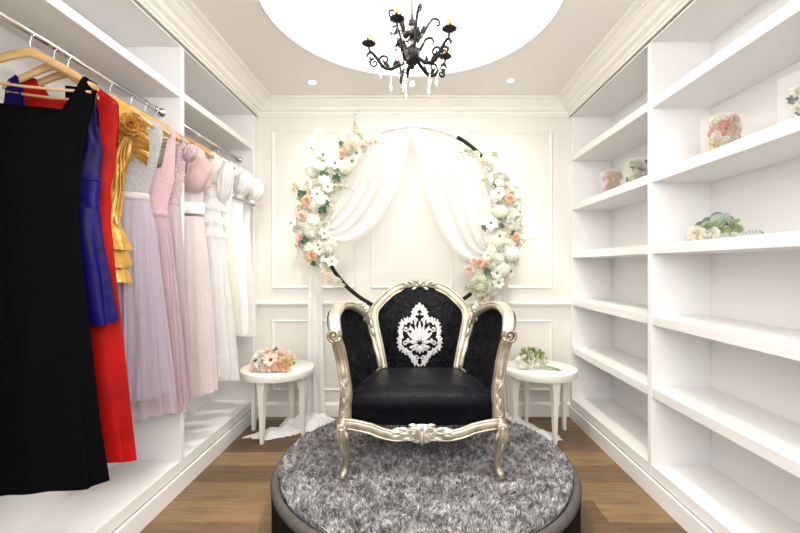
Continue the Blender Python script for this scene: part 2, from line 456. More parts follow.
# ------------------------------------------------------------------ hangers
def hz(x):
    a = abs(x) / .21
    return -.056 - .115 * (a ** 1.2 if a < 1 else a)
def make_hanger():
    r = thing('clothes_hanger', '', 'hanger')
    b = MB()
    xs = np.linspace(-.215, .215, 33); rows = []
    for x in xs:
        a = abs(x)/.215
        z = hz(x); h = .030 - .008*a; d = .007 + .006*a
        y = -.014 * a**2 + .006
        if a > .97: h *= .7; d *= .7
        rows.append([(x, y + d*math.cos(p)*1.0, z - h*.5 + h*.62*math.sin(p)) for p in np.linspace(0, 2*PI, 10, endpoint=False)])
    b.grid(rows, True)
    b.f.append(tuple(range(10))); b.f.append(tuple(range(len(b.v)-1, len(b.v)-11, -1)))
    b.build('wooden_body', M_hang, r)
    b = MB(); b.tube([(-.19, -.013, -.168), (-.195, -.013, -.20), (0, -.01, -.205), (.195, -.013, -.20), (.19, -.013, -.168)][1:4], .0055, 8, m=2); 
    b.build('trouser_bar', M_hang, r)
    b = MB(); pts = [(0, .008, -.075), (0, .006, -.035)]
    for a in np.linspace(-70, 200, 14):
        t = math.radians(a); pts.append((.0165*math.cos(t) - .0, .004, .0165*math.sin(t)))
    b.sweep(pts, .0019, 6); b.build('hook', M_hook, r)
    return r
HANG0 = make_hanger(); HUSED = [False]
ROT = math.radians(18)
HS = [1.0]
def hanger(y, label, rot=ROT, sx=.80):
    HS[0] = sx
    o = hanger_(y, label, rot); o.scale = (sx, 1, 1); return o
def hanger_(y, label, rot=ROT):
    if not HUSED[0]:
        HUSED[0] = True; o = HANG0; o.location = (RX, y, RZ); o.rotation_euler = (0, 0, rot); o['label'] = label; o['group'] = 'wooden hangers on the rails'
        return o
    return dup(HANG0, (RX, y, RZ), rot, label, 'wooden hangers on the rails')

# ------------------------------------------------------------------ dresses
class Dress:
    """lofted garment; profile rows (world z, half width, half depth)"""
    def __init__(s, name, label, y, hem, prof, rot=ROT, cx=0.0):
        s.hem = hem; s.r = thing(name, label, 'dress', (RX + cx*math.cos(rot), y + cx*math.sin(rot), hem), rot, 'dresses on the rails')
        prof = sorted(prof); z = [p[0] for p in prof]
        dm = .033 if y < 1.8 else (.046 if y < 2.4 else .062)
        s.z = z; s.w = [p[1] for p in prof]; s.d = [dm*(1 - math.exp(-p[2]/dm*1.1)) for p in prof]
        s.seed = random.random()*50
    def wd(s, z):
        # smooth interpolation
        return (interp(z, s.z, s.w), interp(z, s.z, s.d))
    def pt(s, th, z, k=1.0, off=0.0):
        w = (s.wd(z)[0] + s.wd(z - .02)[0] + s.wd(z + .02)[0])/3; d = (s.wd(z)[1] + s.wd(z-.02)[1] + s.wd(z+.02)[1])/3
        c, sn = math.cos(th), math.sin(th)
        return ((w*k + off)*c, (d*k + off)*sn - .008, z - s.hem)
    def bodice(s, m, waist, arm, neck, sh_, c=(.22, .5, .74, .92), back_neck=None, nth=72, nr=22, off=0, wr=.004, left=True):
        b = MB(); rows = []
        for i in range(nr + 1):
            v = i / nr; row = []
            for k in range(nth):
                th = 2*PI*k/nth; cc = abs(math.cos(th)); front = math.sin(th) < 0
                sh = RZ + hz(cc*s.wd(1.95)[0]/HS[0]) + .007
                nk = neck if front or back_neck is None else back_neck
                if cc < c[2]: zt = nk + (sh - nk)*sst(c[0], c[1], cc)
                else: zt = sh + (arm - sh)*sst(c[2], c[3], cc)
                if not left and math.cos(th) < 0: zt = min(zt, arm)
                z = waist + (zt - waist)*v
                fold = wr*noise.noise(Vector((math.cos(th)*2.2, math.sin(th)*2.2 + s.seed, z*9)))*2
                row.append(s.pt(th, z, 1, off + fold))
            rows.append(row)
        b.grid(rows, True)
        return b.build('bodice', m, s.r)
    def skirt(s, m, top, hem, n=14, amp=.12, nth=140, nr=34, k=1.0, name='skirt', off=0, ragged=.006, flare=1.0, seed=0):
        b = MB(); rows = []
        ph = [random.random()*6.28 for _ in range(4)]
        for i in range(nr + 1):
            v = i/nr; row = []
            for j in range(nth):
                th = 2*PI*j/nth
                a = amp*(v**.8)
                wob = .9*noise.noise(Vector((math.cos(th)*1.5 + s.seed + seed, math.sin(th)*1.5, v*1.5)))
                f = 1 + a*(.6*math.cos(n*th + ph[0] + wob*2) + .4*math.cos((n//2 + 1)*th + ph[1] - wob*3))
                z = top + (hem - top)*v
                p = s.pt(th, z, k * f * (1 + (flare - 1)*v), off + .08*a*math.cos(n*th + ph[0] + wob*2))
                zz = p[2] + ragged*v*math.sin(3*th + ph[2])*1.5
                row.append((p[0], p[1], zz))
            rows.append(row)
        b.grid(rows, True)
        return b.build(name, m, s.r)
    def band(s, m, za, zb, off=.004, name='waistband', nth=48):
        b = MB(); rows = []
        for z, o in ((za, off*.4), (za + .003, off), ((za + zb)/2, off*1.3), (zb - .003, off), (zb, off*.4)):
            rows.append([s.pt(2*PI*k/nth, z, 1, o) for k in range(nth)])
        b.grid(rows, True); return b.build(name, m, s.r)
    def tier(s, m, top, hem, out, n=11, amp=.02, name='ruffle', nth=120, nr=8, th0=0):
        b = MB(); rows = []; ph = random.random()*6
        for i in range(nr + 1):
            v = i/nr; row = []
            for j in range(nth):
                th = 2*PI*j/nth
                o = out*v + amp*v*math.cos(n*th + ph + .7*math.sin(2*th))
                z = top + (hem - top)*v + .008*v*math.sin(2*th + ph)
                row.append(s.pt(th, z, 1, .004 + o))
            rows.append(row)
        b.grid(rows, True); return b.build(name, m, s.r)
    def sleeve(s, m, side, c, r, n=13, amp=.10, tilt=.5, name='sleeve', layers=1, cuff=None):
        b = MB()
        for l in range(layers):
            rows = []; kk = 1 - .12*l
            for i in range(15):
                t = -PI/2 + PI*i/14; row = []
                for k in range(52):
                    a = 2*PI*k/52
                    f = 1 + amp*math.cos(n*a + l)*math.cos(t) + .22*noise.noise(Vector((math.cos(a)*2 + s.seed + l*7, math.sin(a)*2, math.sin(t)*2 + side))) + .12*noise.noise(Vector((math.cos(a)*6 + s.seed, math.sin(a)*6 + l, math.sin(t)*6)))
                    row.append((r[0]*kk*f*math.cos(t)*math.cos(a), r[1]*kk*f*math.cos(t)*math.sin(a), r[2]*kk*math.sin(t)))
                rows.append(row)
            M = Matrix.Translation((side*c[0], c[1], c[2] - s.hem)) @ Matrix.Rotation(side*tilt, 4, 'Y')
            b.grid(rows, True, M)
        o = b.build(name, m, s.r)
        if cuff:
            q = MB(); M = Matrix.Translation((side*c[0], c[1], c[2] - s.hem)) @ Matrix.Rotation(side*tilt, 4, 'Y') @ Matrix.Translation((0, 0, -r[2]*.93))
            q.lathe([(r[0]*.55, -.02), (r[0]*.72, -.025), (r[0]*.5, 0), (r[0]*.62, .01)], 24, M, cap=False); q.build('cuff', cuff, o)
        return o

def clampdress():
    for o in list(COL.objects):
        if o.parent and (o.parent.get('category') == 'dress' or (o.parent.parent and o.parent.parent.get('category') == 'dress')) and o.type == 'MESH':
            root = o.parent if o.parent.get('category') == 'dress' else o.parent.parent
            M = Matrix.Translation(root.location) @ Matrix.Rotation(root.rotation_euler.z, 4, 'Z'); Mi = M.inverted()
            for v in o.data.vertices:
                p = M @ v.co
                if p.x < -1.56:
                    p.x = -1.56 - .052*math.tanh((-1.56 - p.x)/.052); v.co = Mi @ p
# 1 black
h = hanger(1.50, 'pale wooden hanger holding up the long black dress', ROT, 1.0)
d = Dress('evening_dress', 'long plain black sleeveless dress with wide straps, nearest the viewer', 1.50, .43,
          [(.43, .24, .12), (.75, .21, .105), (1.13, .172, .085), (1.45, .152, .07), (1.62, .158, .065), (1.78, .172, .055), (1.86, .20, .035), (1.92, .215, .022), (2.02, .20, .018)], cx=0)
d.bodice(M_dblack, 1.40, 1.66, 1.80, 1.985, c=(.50, .86, .985, .9995), back_neck=1.84)
d.skirt(M_dblack, 1.41, .43, n=9, amp=.07)
# 2 blue
hanger(1.60, 'wooden hanger behind the black dress, holding the royal blue dress', ROT, .70)
d = Dress('evening_dress', 'royal blue satin knee-length dress with draped bodice, behind the black dress', 1.60, 1.02,
          [(1.0, .215, .085), (1.1, .20, .08), (1.35, .165, .07), (1.52, .152, .06), (1.70, .158, .06), (1.84, .155, .045), (1.92, .15, .025), (2.0, .14, .018)])
d.bodice(M_dblue, 1.48, 1.80, 1.84, 1.955, c=(.55, .75, .93, .995), wr=.008)
d.skirt(M_dblue, 1.50, 1.03, n=8, amp=.07, ragged=.012)
d.band(M_dblue, 1.585, 1.60, .003)
# 3 red
hanger(1.665, 'wooden hanger between the blue and gold dresses, holding the red dress')
d = Dress('evening_dress', 'long scarlet red sleeveless gown behind the royal blue dress', 1.665, .44,
          [(.44, .235, .11), (.8, .205, .10), (1.2, .17, .085), (1.45, .152, .07), (1.58, .155, .062), (1.75, .178, .062), (1.86, .19, .045), (1.95, .19, .025), (2.0, .18, .018)])
d.bodice(M_dred, 1.48, 1.74, 1.90, 1.965, c=(.30, .55, .93, .995), back_neck=1.93)
d.skirt(M_dred, 1.49, .44, n=9, amp=.08)
b = MB(); b.box((-.012, .012, 1.93 - .44), (.03, .014, 1.985 - .44)); b.build('care_tag', M_dblack, d.r, False)
# 4 gold
RG = math.radians(34)
hanger(1.90, 'wooden hanger holding the gold ruffled dress', RG)
d = Dress('cocktail_dress', 'short gold satin one-shoulder dress with rosette and tiered ruffle hem', 1.90, 1.175,
          [(1.17, .085, .06), (1.35, .085, .06), (1.48, .068, .05), (1.62, .072, .05), (1.75, .105, .055), (1.88, .14, .045), (1.98, .15, .03)], RG, cx=-.03)
d.bodice(M_dgold, 1.44, 1.74, 1.86, 1.96, c=(.1, .45, .85, .99), left=False, wr=.01)
d.skirt(M_dgold, 1.45, 1.22, n=7, amp=.10)
for q, (a, z) in enumerate(((1.42, 1.33), (1.35, 1.25), (1.27, 1.178))): d.tier(M_dgold, a, z, .022, n=6, amp=.008, name='hem_ruffle')
b = MB()   # bodice pleats fanning from the shoulder
for q in range(8):
    t1 = PI + .5 + q*.32
    pts = [d.pt(2*PI - .72 + .03*q, 1.93, 1, .004), d.pt(2*PI - .9 + (t1 - 5.3)*.4, 1.78, 1, .008), d.pt(t1 + .5, 1.60, 1, .008), d.pt(t1 + .2, 1.47, 1, .004)]
    b.tube(pts, [.0015, .0035, .0035, .0015], 6)
b.build('pleat', M_dgold, d.r)
b = MB()   # big shoulder rosette
C = Vector(d.pt(2*PI - .92, 1.90, 1, .028))
for ring_, (nr_, rad, tilt) in enumerate(((5, .010, .35), (7, .020, .75), (9, .031, 1.1), (11, .042, 1.35))):
    for q in range(nr_):
        a = 2*PI*q/nr_ + ring_*.4
        M = Matrix.Translation(C) @ Matrix.Rotation(.25, 4, 'Z') @ Matrix.Rotation(PI/2, 4, 'X') @ Matrix.Rotation(a, 4, 'Z') @ Matrix.Translation((rad*.55, 0, .03 - ring_*.009)) @ Matrix.Rotation(PI/2 - tilt, 4, 'Y').inverted()
        rows = []
        for i in range(4):
            t = i/3
            rows.append([((.9*rad*.5 + .008)*t, s_*(.009 + rad*.42)*(.6 + .4*math.sin(t*PI*.8)), .012*s_*s_*t + .006*math.sin(s_*5 + q)*t) for s_ in (-1, -.5, 0, .5, 1)])
        b.grid(rows, False, M)
b.build('rosette', M_dgold, d.r)
b = MB()
for l_ in range(3):
    rows = []
    for q in range(41):
        t = q/40; c = Vector(d.pt(2*PI - .85 + .65*t, 1.965 - .19*t, 1, .006)); row = []
        for k in range(6):
            o = k/5; wv = math.sin(q*1.15 + l_*2 + o*.6)
            row.append(c + Vector((.045*o + .006*l_, -.012*l_ - .022*o + .016*o*wv, .012*o*math.cos(q*.8 + l_) - .022*o*o - .012*l_)))
        rows.append(row)
    b.grid(rows)
b.build('shoulder_ruffle', M_dgold, d.r)
# 5 lilac
RLl = math.radians(30)
hanger(2.04, 'wooden hanger holding the silver lace and lilac dress', RLl)
d = Dress('bridesmaid_dress', 'long lilac tulle dress with silver lace bodice and satin waistband', 2.04, .49,
          [(.49, .165, .11), (.8, .155, .10), (1.2, .13, .085), (1.45, .115, .07), (1.58, .092, .055), (1.62, .092, .055), (1.78, .135, .062), (1.88, .16, .04), (1.97, .17, .022)], RLl, cx=-.018)
d.bodice(M_dlace, 1.60, 1.78, 1.86, 1.965, c=(.36, .62, .90, .99), wr=.002)
d.band(M_rib, 1.575, 1.612)
d.skirt(M_dlil, 1.58, .60, n=16, amp=.15)
d.skirt(M_dlil2, 1.58, .495, n=17, amp=.10, k=1.05, name='tulle_overskirt', flare=1.2, seed=5)
# 6 dusty pink
RP = math.radians(24)
hanger(2.145, 'wooden hanger holding the dusty pink lace dress', RP)
d = Dress('bridesmaid_dress', 'long dusty pink tulle dress with matching lace bodice, beside the lilac one', 2.145, .47,
          [(.47, .17, .09), (.8, .158, .09), (1.2, .135, .08), (1.40, .12, .07), (1.52, .105, .055), (1.56, .105, .055), (1.70, .135, .055), (1.82, .15, .045), (1.95, .165, .022)], RP)
d.bodice(M_dpl, 1.53, 1.72, 1.76, 1.955, c=(.55, .70, .86, .99), wr=.002)
d.band(M_dpk, 1.505, 1.54)
d.skirt(M_dpk, 1.515, .50, n=18, amp=.15)
d.skirt(M_dlil2, 1.515, .47, n=17, amp=.10, k=1.02, name='tulle_overskirt', flare=1.06, seed=9)
# 7 mauve
hanger(2.235, 'wooden hanger holding the mauve beaded dress, last in the near bay')
d = Dress('bridesmaid_dress', 'mauve dress with beaded lace top, last one before the wardrobe divider', 2.235, .50,
          [(.50, .165, .08), (.9, .155, .075), (1.3, .135, .07), (1.50, .125, .06), (1.60, .12, .055), (1.74, .145, .055), (1.84, .165, .045), (1.95, .17, .022)])
d.bodice(M_dml, 1.58, 1.76, 1.80, 1.94, c=(.5, .68, .88, .99), wr=.004)
d.skirt(M_dmv, 1.59, .50, n=17, amp=.13)
for sd in (-1, 1):
    d.sleeve(M_dml, sd, (.165, -.01, 1.875), (.035, .04, .055), 9, .12, .4, 'cap_sleeve')
# 8.. far bay
hanger(2.50, 'wooden hanger holding the blush dress with puffy sleeves')
d = Dress('bridesmaid_dress', 'long blush tulle dress with fluffy cap sleeves and ivory lace waist', 2.50, .47,
          [(.47, .20, .10), (.9, .185, .09), (1.3, .165, .08), (1.56, .145, .06), (1.62, .145, .06), (1.75, .15, .06), (1.86, .165, .05), (1.96, .17, .022)], cx=-.03)
d.bodice(M_dbl, 1.60, 1.78, 1.84, 1.95, c=(.4, .6, .92, .99))
d.band(M_dlw, 1.565, 1.635, .006, 'lace_waistband')
d.skirt(M_dbl, 1.55, .47, n=15, amp=.10)
for sd in (-1, 1): d.sleeve(M_dblf, sd, (.09, -.045, 1.81), (.112, .058, .125), 9, .05, .25, 'tulle_sleeve', 3)
hanger(2.66, 'wooden hanger holding the sheer white dress with frilled front')
d = Dress('wedding_dress', 'long sheer white tulle dress with frilled front, after the blush one', 2.66, .50,
          [(.50, .215, .10), (.9, .19, .09), (1.3, .165, .08), (1.56, .14, .06), (1.75, .155, .06), (1.86, .17, .05), (1.96, .175, .022)])
d.bodice(M_dwh, 1.56, 1.78, 1.88, 1.96, c=(.35, .55, .93, .99))
d.skirt(M_dwh, 1.57, .54, n=16, amp=.10)
d.skirt(M_dwhs, 1.57, .50, n=18, amp=.12, k=1.05, name='tulle_overskirt', flare=1.06, seed=3)
for sd in (-1, 1): d.sleeve(M_dwhs, sd, (.165, -.015, 1.80), (.052, .06, .14), 11, .08, .12, 'tulle_sleeve', 2)
for q in range(5): d.tier(M_dwhs, 1.86 - q*.09, 1.79 - q*.09, .02, 13, .014, 'frill')
hanger(2.80, 'wooden hanger holding the ivory dress with pale yellow skirt')
d = Dress('wedding_dress', 'ivory dress with pale yellow satin skirt, between two white dresses', 2.80, .78,
          [(.78, .185, .09), (1.0, .175, .085), (1.3, .16, .08), (1.56, .14, .06), (1.75, .155, .06), (1.86, .17, .05), (1.96, .175, .022)])
d.bodice(M_dlw, 1.56, 1.78, 1.88, 1.96, c=(.35, .55, .93, .99))
d.skirt(M_div, 1.57, .78, n=10, amp=.09)
hanger(2.95, 'wooden hanger holding the nearer white puff-sleeve dress')
d = Dress('wedding_dress', 'white puff-sleeved lace dress with scalloped hem, nearer of the last two', 2.95, .76,
          [(.76, .195, .085), (1.0, .19, .085), (1.3, .175, .08), (1.56, .16, .06), (1.75, .165, .06), (1.88, .17, .05), (1.96, .17, .022)])
d.bodice(M_dlw, 1.56, 1.80, 1.90, 1.96, c=(.3, .5, .95, .995))
d.skirt(M_dlw, 1.57, .76, n=10, amp=.07, ragged=.012)
for sd in (-1, 1): d.sleeve(M_dwh, sd, (.165, -.02, 1.845), (.062, .07, .10), 13, .08, .25, 'puff_sleeve', 1, M_dlw)
hanger(3.11, 'wooden hanger holding the last white dress by the back wall')
d = Dress('wedding_dress', 'white puff-sleeved dress hanging last, against the back wall', 3.11, .72,
          [(.72, .19, .085), (1.0, .18, .085), (1.3, .165, .08), (1.56, .15, .06), (1.75, .16, .06), (1.88, .17, .05), (1.96, .17, .022)])
d.bodice(M_dwh, 1.56, 1.80, 1.90, 1.96, c=(.3, .5, .95, .995))
d.skirt(M_dwh, 1.57, .72, n=10, amp=.08)
for sd in (-1, 1): d.sleeve(M_dwh, sd, (.185, -.02, 1.83), (.06, .07, .095), 13, .08, .25, 'puff_sleeve', 1, M_dlw)
#@@NEXT
clampdress()
# ------------------------------------------------------------------ platform and rug
PC = (.055, 2.13); PR = .755; PZ = .25
r = thing('round_platform', 'low round charcoal platform with taupe velvet border under the armchair', 'platform', (*PC, 0))
b = MB(); b.lathe([(PR - .02, 0), (PR - .012, .012), (PR - .006, .03), (PR - .004, PZ - .035), (PR - .02, PZ - .018), (PR - .02, PZ - .004)], 128); b.build('drum', M_plat, r)
b = MB(); b.lathe([(PR - .025, PZ - .022), (PR - .003, PZ - .026), (PR, PZ - .014), (PR - .004, PZ - .002), (PR - .014, PZ + .012), (PR - .030, PZ + .010), (PR - .04, PZ - .004), (.001, PZ - .004)], 128, cap=False); b.build('velvet_border', M_rim, r)
rug = thing('shag_rug', 'round silver grey shag rug filling the platform top', 'rug', (*PC, PZ))
RG_R = PR - .040
b = MB(); b.lathe([(.001, 0), (RG_R, 0), (RG_R, .006), (.001, .008)], 96, cap=False); b.build('backing', M_rugb, rug)
def pile(nb):
    rng = np.random.default_rng(3)
    rr = RG_R*np.sqrt(rng.random(nb))*.998; aa = rng.random(nb)*2*PI
    x, y = rr*np.cos(aa), rr*np.sin(aa)
    lean = np.array([(noise.noise(Vector((px*16, py*16, 1.5))), noise.noise(Vector((px*16, py*16, 9.5)))) for px, py in zip(x, y)])
    dx = lean[:, 0]*1.7 + rng.normal(0, .45, nb); dy = lean[:, 1]*1.7 + rng.normal(0, .45, nb)
    Ln = .036 + .016*rng.random(nb)
    for fx, fy in ((.037 - .372, 2.25 - .33), (.037 + .372, 2.25 - .33), (.037 - .265, 2.51), (.037 + .265, 2.51)):
        dd = np.hypot(x + PC[0] - fx, y + PC[1] - fy + .03); Ln = Ln*np.clip((dd - .015)/.07, .22, 1); w = .0016 + .0012*rng.random(nb)
    ang = rng.random(nb)*2*PI; wx, wy = np.cos(ang)*w, np.sin(ang)*w
    V = np.zeros((nb, 7, 3))
    for k, (t, ww) in enumerate(((0, 1.0), (.45, .95), (.8, .7), (1.0, 0))):
        cx = x + dx*Ln*t**1.6*.75; cy = y + dy*Ln*t**1.6*.75
        # keep the tips inside the border
        q = np.sqrt(cx**2 + cy**2); f = np.minimum(1, (RG_R + .002)/np.maximum(q, 1e-6)); cx, cy = cx*f, cy*f
        cz = .004 + Ln*(t - .28*t*t*np.minimum(1.6, np.hypot(dx, dy)))*.85
        if k < 3:
            V[:, 2*k] = np.stack([cx - wx*ww, cy - wy*ww, cz], 1); V[:, 2*k+1] = np.stack([cx + wx*ww, cy + wy*ww, cz], 1)
        else: V[:, 6] = np.stack([cx, cy, cz], 1)
    base = (np.arange(nb)*7)[:, None]
    quads = np.concatenate([base + np.array([[0, 1, 3, 2]]), base + np.array([[2, 3, 5, 4]])], 1).reshape(-1, 4)
    tris = base + np.array([[4, 5, 6]])
    me = bpy.data.meshes.new('pile')
    nq, ntr = len(quads), len(tris)
    me.vertices.add(nb*7); me.vertices.foreach_set('co', V.reshape(-1))
    me.loops.add(nq*4 + ntr*3); me.loops.foreach_set('vertex_index', np.concatenate([quads.reshape(-1), tris.reshape(-1)]).astype(np.int32))
    me.polygons.add(nq + ntr)
    me.polygons.foreach_set('loop_start', np.concatenate([np.arange(nq)*4, nq*4 + np.arange(ntr)*3]).astype(np.int32))
    me.update(calc_edges=True); me.validate()
    me.polygons.foreach_set('use_smooth', [True]*len(me.polygons))
    me.materials.append(M_pile)
    o = bpy.data.objects.new('pile', me); COL.objects.link(o); o.parent = rug; o['kind'] = 'stuff'
pile(75000)

# ------------------------------------------------------------------ armchair
ch = thing('armchair', 'ornate silver framed throne armchair with black velvet and damask emblem, on the round rug', 'armchair', (.037, 2.25, PZ + .004))
def mir(pts): return [(-p[0],) + tuple(p[1:]) for p in pts]
def leafblob(b, c, d, L, W, T, n=6, nrm=(0, -1, 0)):
    """pointed carved leaf, from c along d, facing nrm"""
    c = Vector(c); d = Vector(d).normalized(); nrm = Vector(nrm); s = d.cross(nrm).normalized(); nn = s.cross(d).normalized()
    rows = []
    for i in range(n + 1):
        t = i/n; w = W*math.sin(PI*(t*.93 + .035))**.8*(1 - .35*t); curl = .25*L*t*t
        row = []
        for k in range(8):
            a = 2*PI*k/8
            row.append(c + d*L*t + s*w*math.cos(a) + nn*(T*math.sin(a)*math.sin(PI*(t*.9 + .05)) + curl*.4))
        rows.append(row)
    b.grid(rows, True)
def scroll(b, c, r, turns, rad, side=1, start=0, plane=((1, 0, 0), (0, 0, 1)), n=28, nseg=8):
    c = Vector(c); u = Vector(plane[0]); v = Vector(plane[1]); pts = []; rr = []
    for i in range(n + 1):
        t = i/n; a = start + side*turns*2*PI*t; q = r*(1 - .82*t)
        pts.append(c + u*q*math.cos(a) + v*q*math.sin(a)); rr.append(rad*(1 - .35*t))
    b.sweep(pts, rr, nseg)
# curves (left side), local coordinates
postL = [(-.366, -.300, .245), (-.362, -.303, .32), (-.358, -.300, .397), (-.370, -.292, .478), (-.384, -.284, .554), (-.398, -.290, .616), (-.408, -.302, .655)]
wingL = [(-.408, -.296, .655), (-.422, -.255, .700), (-.434, -.195, .745), (-.424, -.09, .778), (-.394, -.005, .780), (-.355, .075, .752), (-.325, .135, .712), (-.306, .16, .670)]
innerL = [(-.306, .16, .670), (-.290, .155, .615), (-.268, .145, .54), (-.246, .13, .47), (-.232, .125, .415)]
archL = [(-.212, .135, .40), (-.226, .15, .47), (-.248, .165, .564), (-.270, .19, .650), (-.276, .205, .70), (-.266, .222, .742), (-.234, .235, .782), (-.196, .25, .818), (-.160, .263, .846), (-.105, .283, .870), (-.055, .29, .877), (0, .293, .879)]
arch = archL + mir(archL)[::-1][1:]
P = lambda pts, m=7: cr(pts, m)
# back frame
b = MB(); q = P(arch); nq = len(q)
rad = []
for p in q:
    w = .029 if p[2] > .62 else .029 - .004*(.62 - p[2])/.22
    rad.append((.021, w))
b.sweep(q, rad, 14, up=(0, -1, 0))
for sgn in (-1, 1):
    b.sweep(q, [(a*.45, w*.22) for a, w in rad], 8, up=(0, -1, 0), off=(1.6, sgn*3.4))
b.build('back_frame', M_silver, ch)
# crest carving
b = MB()
for sx in (-1, 1):
    scroll(b, (sx*.045, .262, .893), .017, 1.3, .006, sx, PI/2 if sx > 0 else PI/2)
    scroll(b, (sx*.088, .262, .884), .013, 1.2, .005, -sx, PI/2)
    for q_, (x, z, dx, dz, L) in enumerate(((.012, .888, .5, 1, .03), (.03, .885, 1, .4, .045), (.06, .88, 1, .25, .045), (.098, .868, 1, -.15, .05), (.02, .866, 1, -.5, .04))):
        leafblob(b, (sx*x, .262, z), (sx*dx, 0, dz), L, .010, .008)
b.sphere((0, .262, .89), (.014, .012, .018), 12, 8); leafblob(b, (0, .262, .885), (0, 0, 1), .034, .012, .009)
b.build('crest_carving', M_silver2, ch)
# wing and arm frames, one continuous rail per side
for sx in (-1, 1):
    S = (lambda pts: pts) if sx < 0 else mir
    b = MB()
    q = P(S(wingL), 7)
    b.sweep(q, [(.022, .031)]*len(q), 12, up=(0, -.25, 1))
    for off in (-2.6, 2.6): b.sweep(q, [(.007, .007)]*len(q), 8, up=(0, -.25, 1), off=(2.4, off))
    q = P(S(innerL), 7)
    b.sweep(q, [(.017, .019 + .003*(1 - i/len(q))) for i in range(len(q))], 12, up=(0, -1, 0))
    b.build('wing_frame', M_silver, ch)
    b = MB()
    q = P(S(postL), 7); L_ = len(q)
    b.sweep(q, [(.026, interp(i/L_, [0, .2, .5, .8, 1], [.033, .030, .028, .029, .025])) for i in range(L_)], 14, up=(0, -1, 0))
    for sgn in (-1, 1): b.sweep(q, [(.007, .006)]*L_, 8, up=(0, -1, 0), off=(3.2, sgn*2.8))
    # rolled hand scroll
    c = Vector((sx*.414, -.318, .668))
    scroll(b, c, .030, 1.6, .0085, sx, -PI/2)
    b.lathe([(.012, -.02), (.030, -.018), (.033, -.002), (.024, .004), (.010, .006)], 18, Matrix.Translation(c + Vector((0, .012, 0))) @ Matrix.Rotation(PI/2, 4, 'X'))
    b.sphere(c + Vector((0, -.006, 0)), .009, 10, 6)
    b.build('arm_post', M_bronze, ch)
    # carved leaves on the arm post
    b = MB()
    for (x, z, dx, dz, L) in ((-.357, .33, -.25, 1, .05), (-.36, .36, .35, 1, .045), (-.355, .40, -.35, 1, .05), (-.36, .43, .35, 1, .045), (-.366, .465, -.1, 1, .06), (-.362, .30, .3, 1, .05)):
        leafblob(b, (-sx*x if sx > 0 else x, -.322, z) if False else ((x if sx < 0 else -x), -.324, z), ((dx if sx < 0 else -dx), 0, dz), L, .0095, .008)
    scroll(b, ((-.362 if sx < 0 else .362), -.326, .30), .014, 1.2, .005, -sx, PI/2)
    scroll(b, ((-.368 if sx < 0 else .368), -.322, .45), .011, 1.2, .004, sx, -PI/2)
    b.build('arm_carving', M_silver2, ch)
    # junction scroll between wing and back
    b = MB()
    c = Vector((sx*.312, .105, .752)); scroll(b, c, .024, 1.5, .009, -sx, PI/2); b.sphere(c, (.012, .012, .012), 10, 6)
    for (x, z, dx, dz, L) in ((.300, .735, -.2, -1, .07), (.318, .725, .15, -1, .05), (.286, .69, -.1, -1, .06), (.280, .64, -.25, -1, .055)):
        leafblob(b, (sx*x, .118, z), (sx*dx, .15, dz), L, .012, .009)
    b.build('junction_carving', M_silver2, ch)
# padded back
def arch_at(z):
    zs = [p[2] for p in archL]; return interp(z, zs, [-p[0] for p in archL]), interp(z, zs, [p[1] for p in archL])
def back_y(x, z):
    w, y = arch_at(min(z, .878)); w = max(w, .02)
    u = min(1, abs(x)/w); v = (z - .38)/.5
    return y - .045*(1 - u**2.4)*max(0, math.sin(PI*min(1, max(0, v*.92 + .08))))**.6
b = MB(); rows = []
for i in range(37):
    z = .36 + (.877 - .36)*i/36
    w, y = arch_at(max(z, .40)); w += .004
    rows.append([(w*(k/16 - 1), back_y(w*(k/16 - 1), z) + .004*noise.noise(Vector((w*(k/16-1)*11, z*9, 2))), z) for k in range(33)])
b.grid(rows)
pad = b.build('padded_back', M_velvet, ch)
b = MB(); b.grid([[(x, y + .035, z) for (x, y, z) in r_] for r_ in [[(arch_at(max(z, .40))[0]*k, arch_at(max(z, .40))[1], z) for k in np.linspace(-1, 1, 9)] for z in np.linspace(.3, .876, 20)]]); b.build('back_cover', M_velvet, ch)
# damask emblem embroidered on the back
b = MB(); EC = (-.004, .592); EW, EH = .137, .19
def em(px, pz): return (EC[0] + px*EW, EC[1] + pz*EH)
def ribbon(pts, ws):
    q = resample(cr([(p[0], p[1], 0, w) for p, w in zip(pts, ws)], 8), 26); 
    for sx in (-1, 1):
        rows = []
        for i, p in enumerate(q):
            a = q[max(i-1, 0)]; c = q[min(i+1, len(q)-1)]
            t = np.array([(c[0]-a[0])*EW, (c[1]-a[1])*EH]); t /= max(1e-9, np.linalg.norm(t)); nn = (-t[1], t[0])
            row = []
            for s_ in (-1, 0, 1):
                x = (p[0]*EW + nn[0]*p[3]*s_)*sx + EC[0]; z = EC[1] + p[1]*EH + nn[1]*p[3]*s_
                row.append((x, back_y(x, z) - .004 - (.0025 if s_ == 0 else 0), z))
            rows.append(row)
        b.grid(rows)
def eleaf(x, z, dx, dz, L, W):
    pts = [(x + dx*t*L, z + dz*t*L) for t in np.linspace(0, 1, 5)]
    ribbon(pts, [.0005, W*.66, W*.82, W*.52, .0004])
def ecurl(x, z, r, a0, turns, w):
    pts = [(x + r*(1-.8*t)*math.cos(a0 + turns*2*PI*t), z + r*(1-.8*t)*.72*math.sin(a0 + turns*2*PI*t)) for t in np.linspace(0, 1, 10)]
    ribbon(pts, [w]*9 + [w*.6])
outl = [(.02, .80), (.16, .72), (.24, .58), (.34, .46), (.56, .42), (.74, .34), (.80, .18), (.78, 0), (.84, -.16), (.80, -.32), (.62, -.42), (.42, -.50), (.30, -.62), (.18, -.76), (.03, -.90)]
ribbon(outl, [.006, .008, .008, .007, .009, .010, .009, .009, .009, .010, .009, .008, .008, .007, .004])
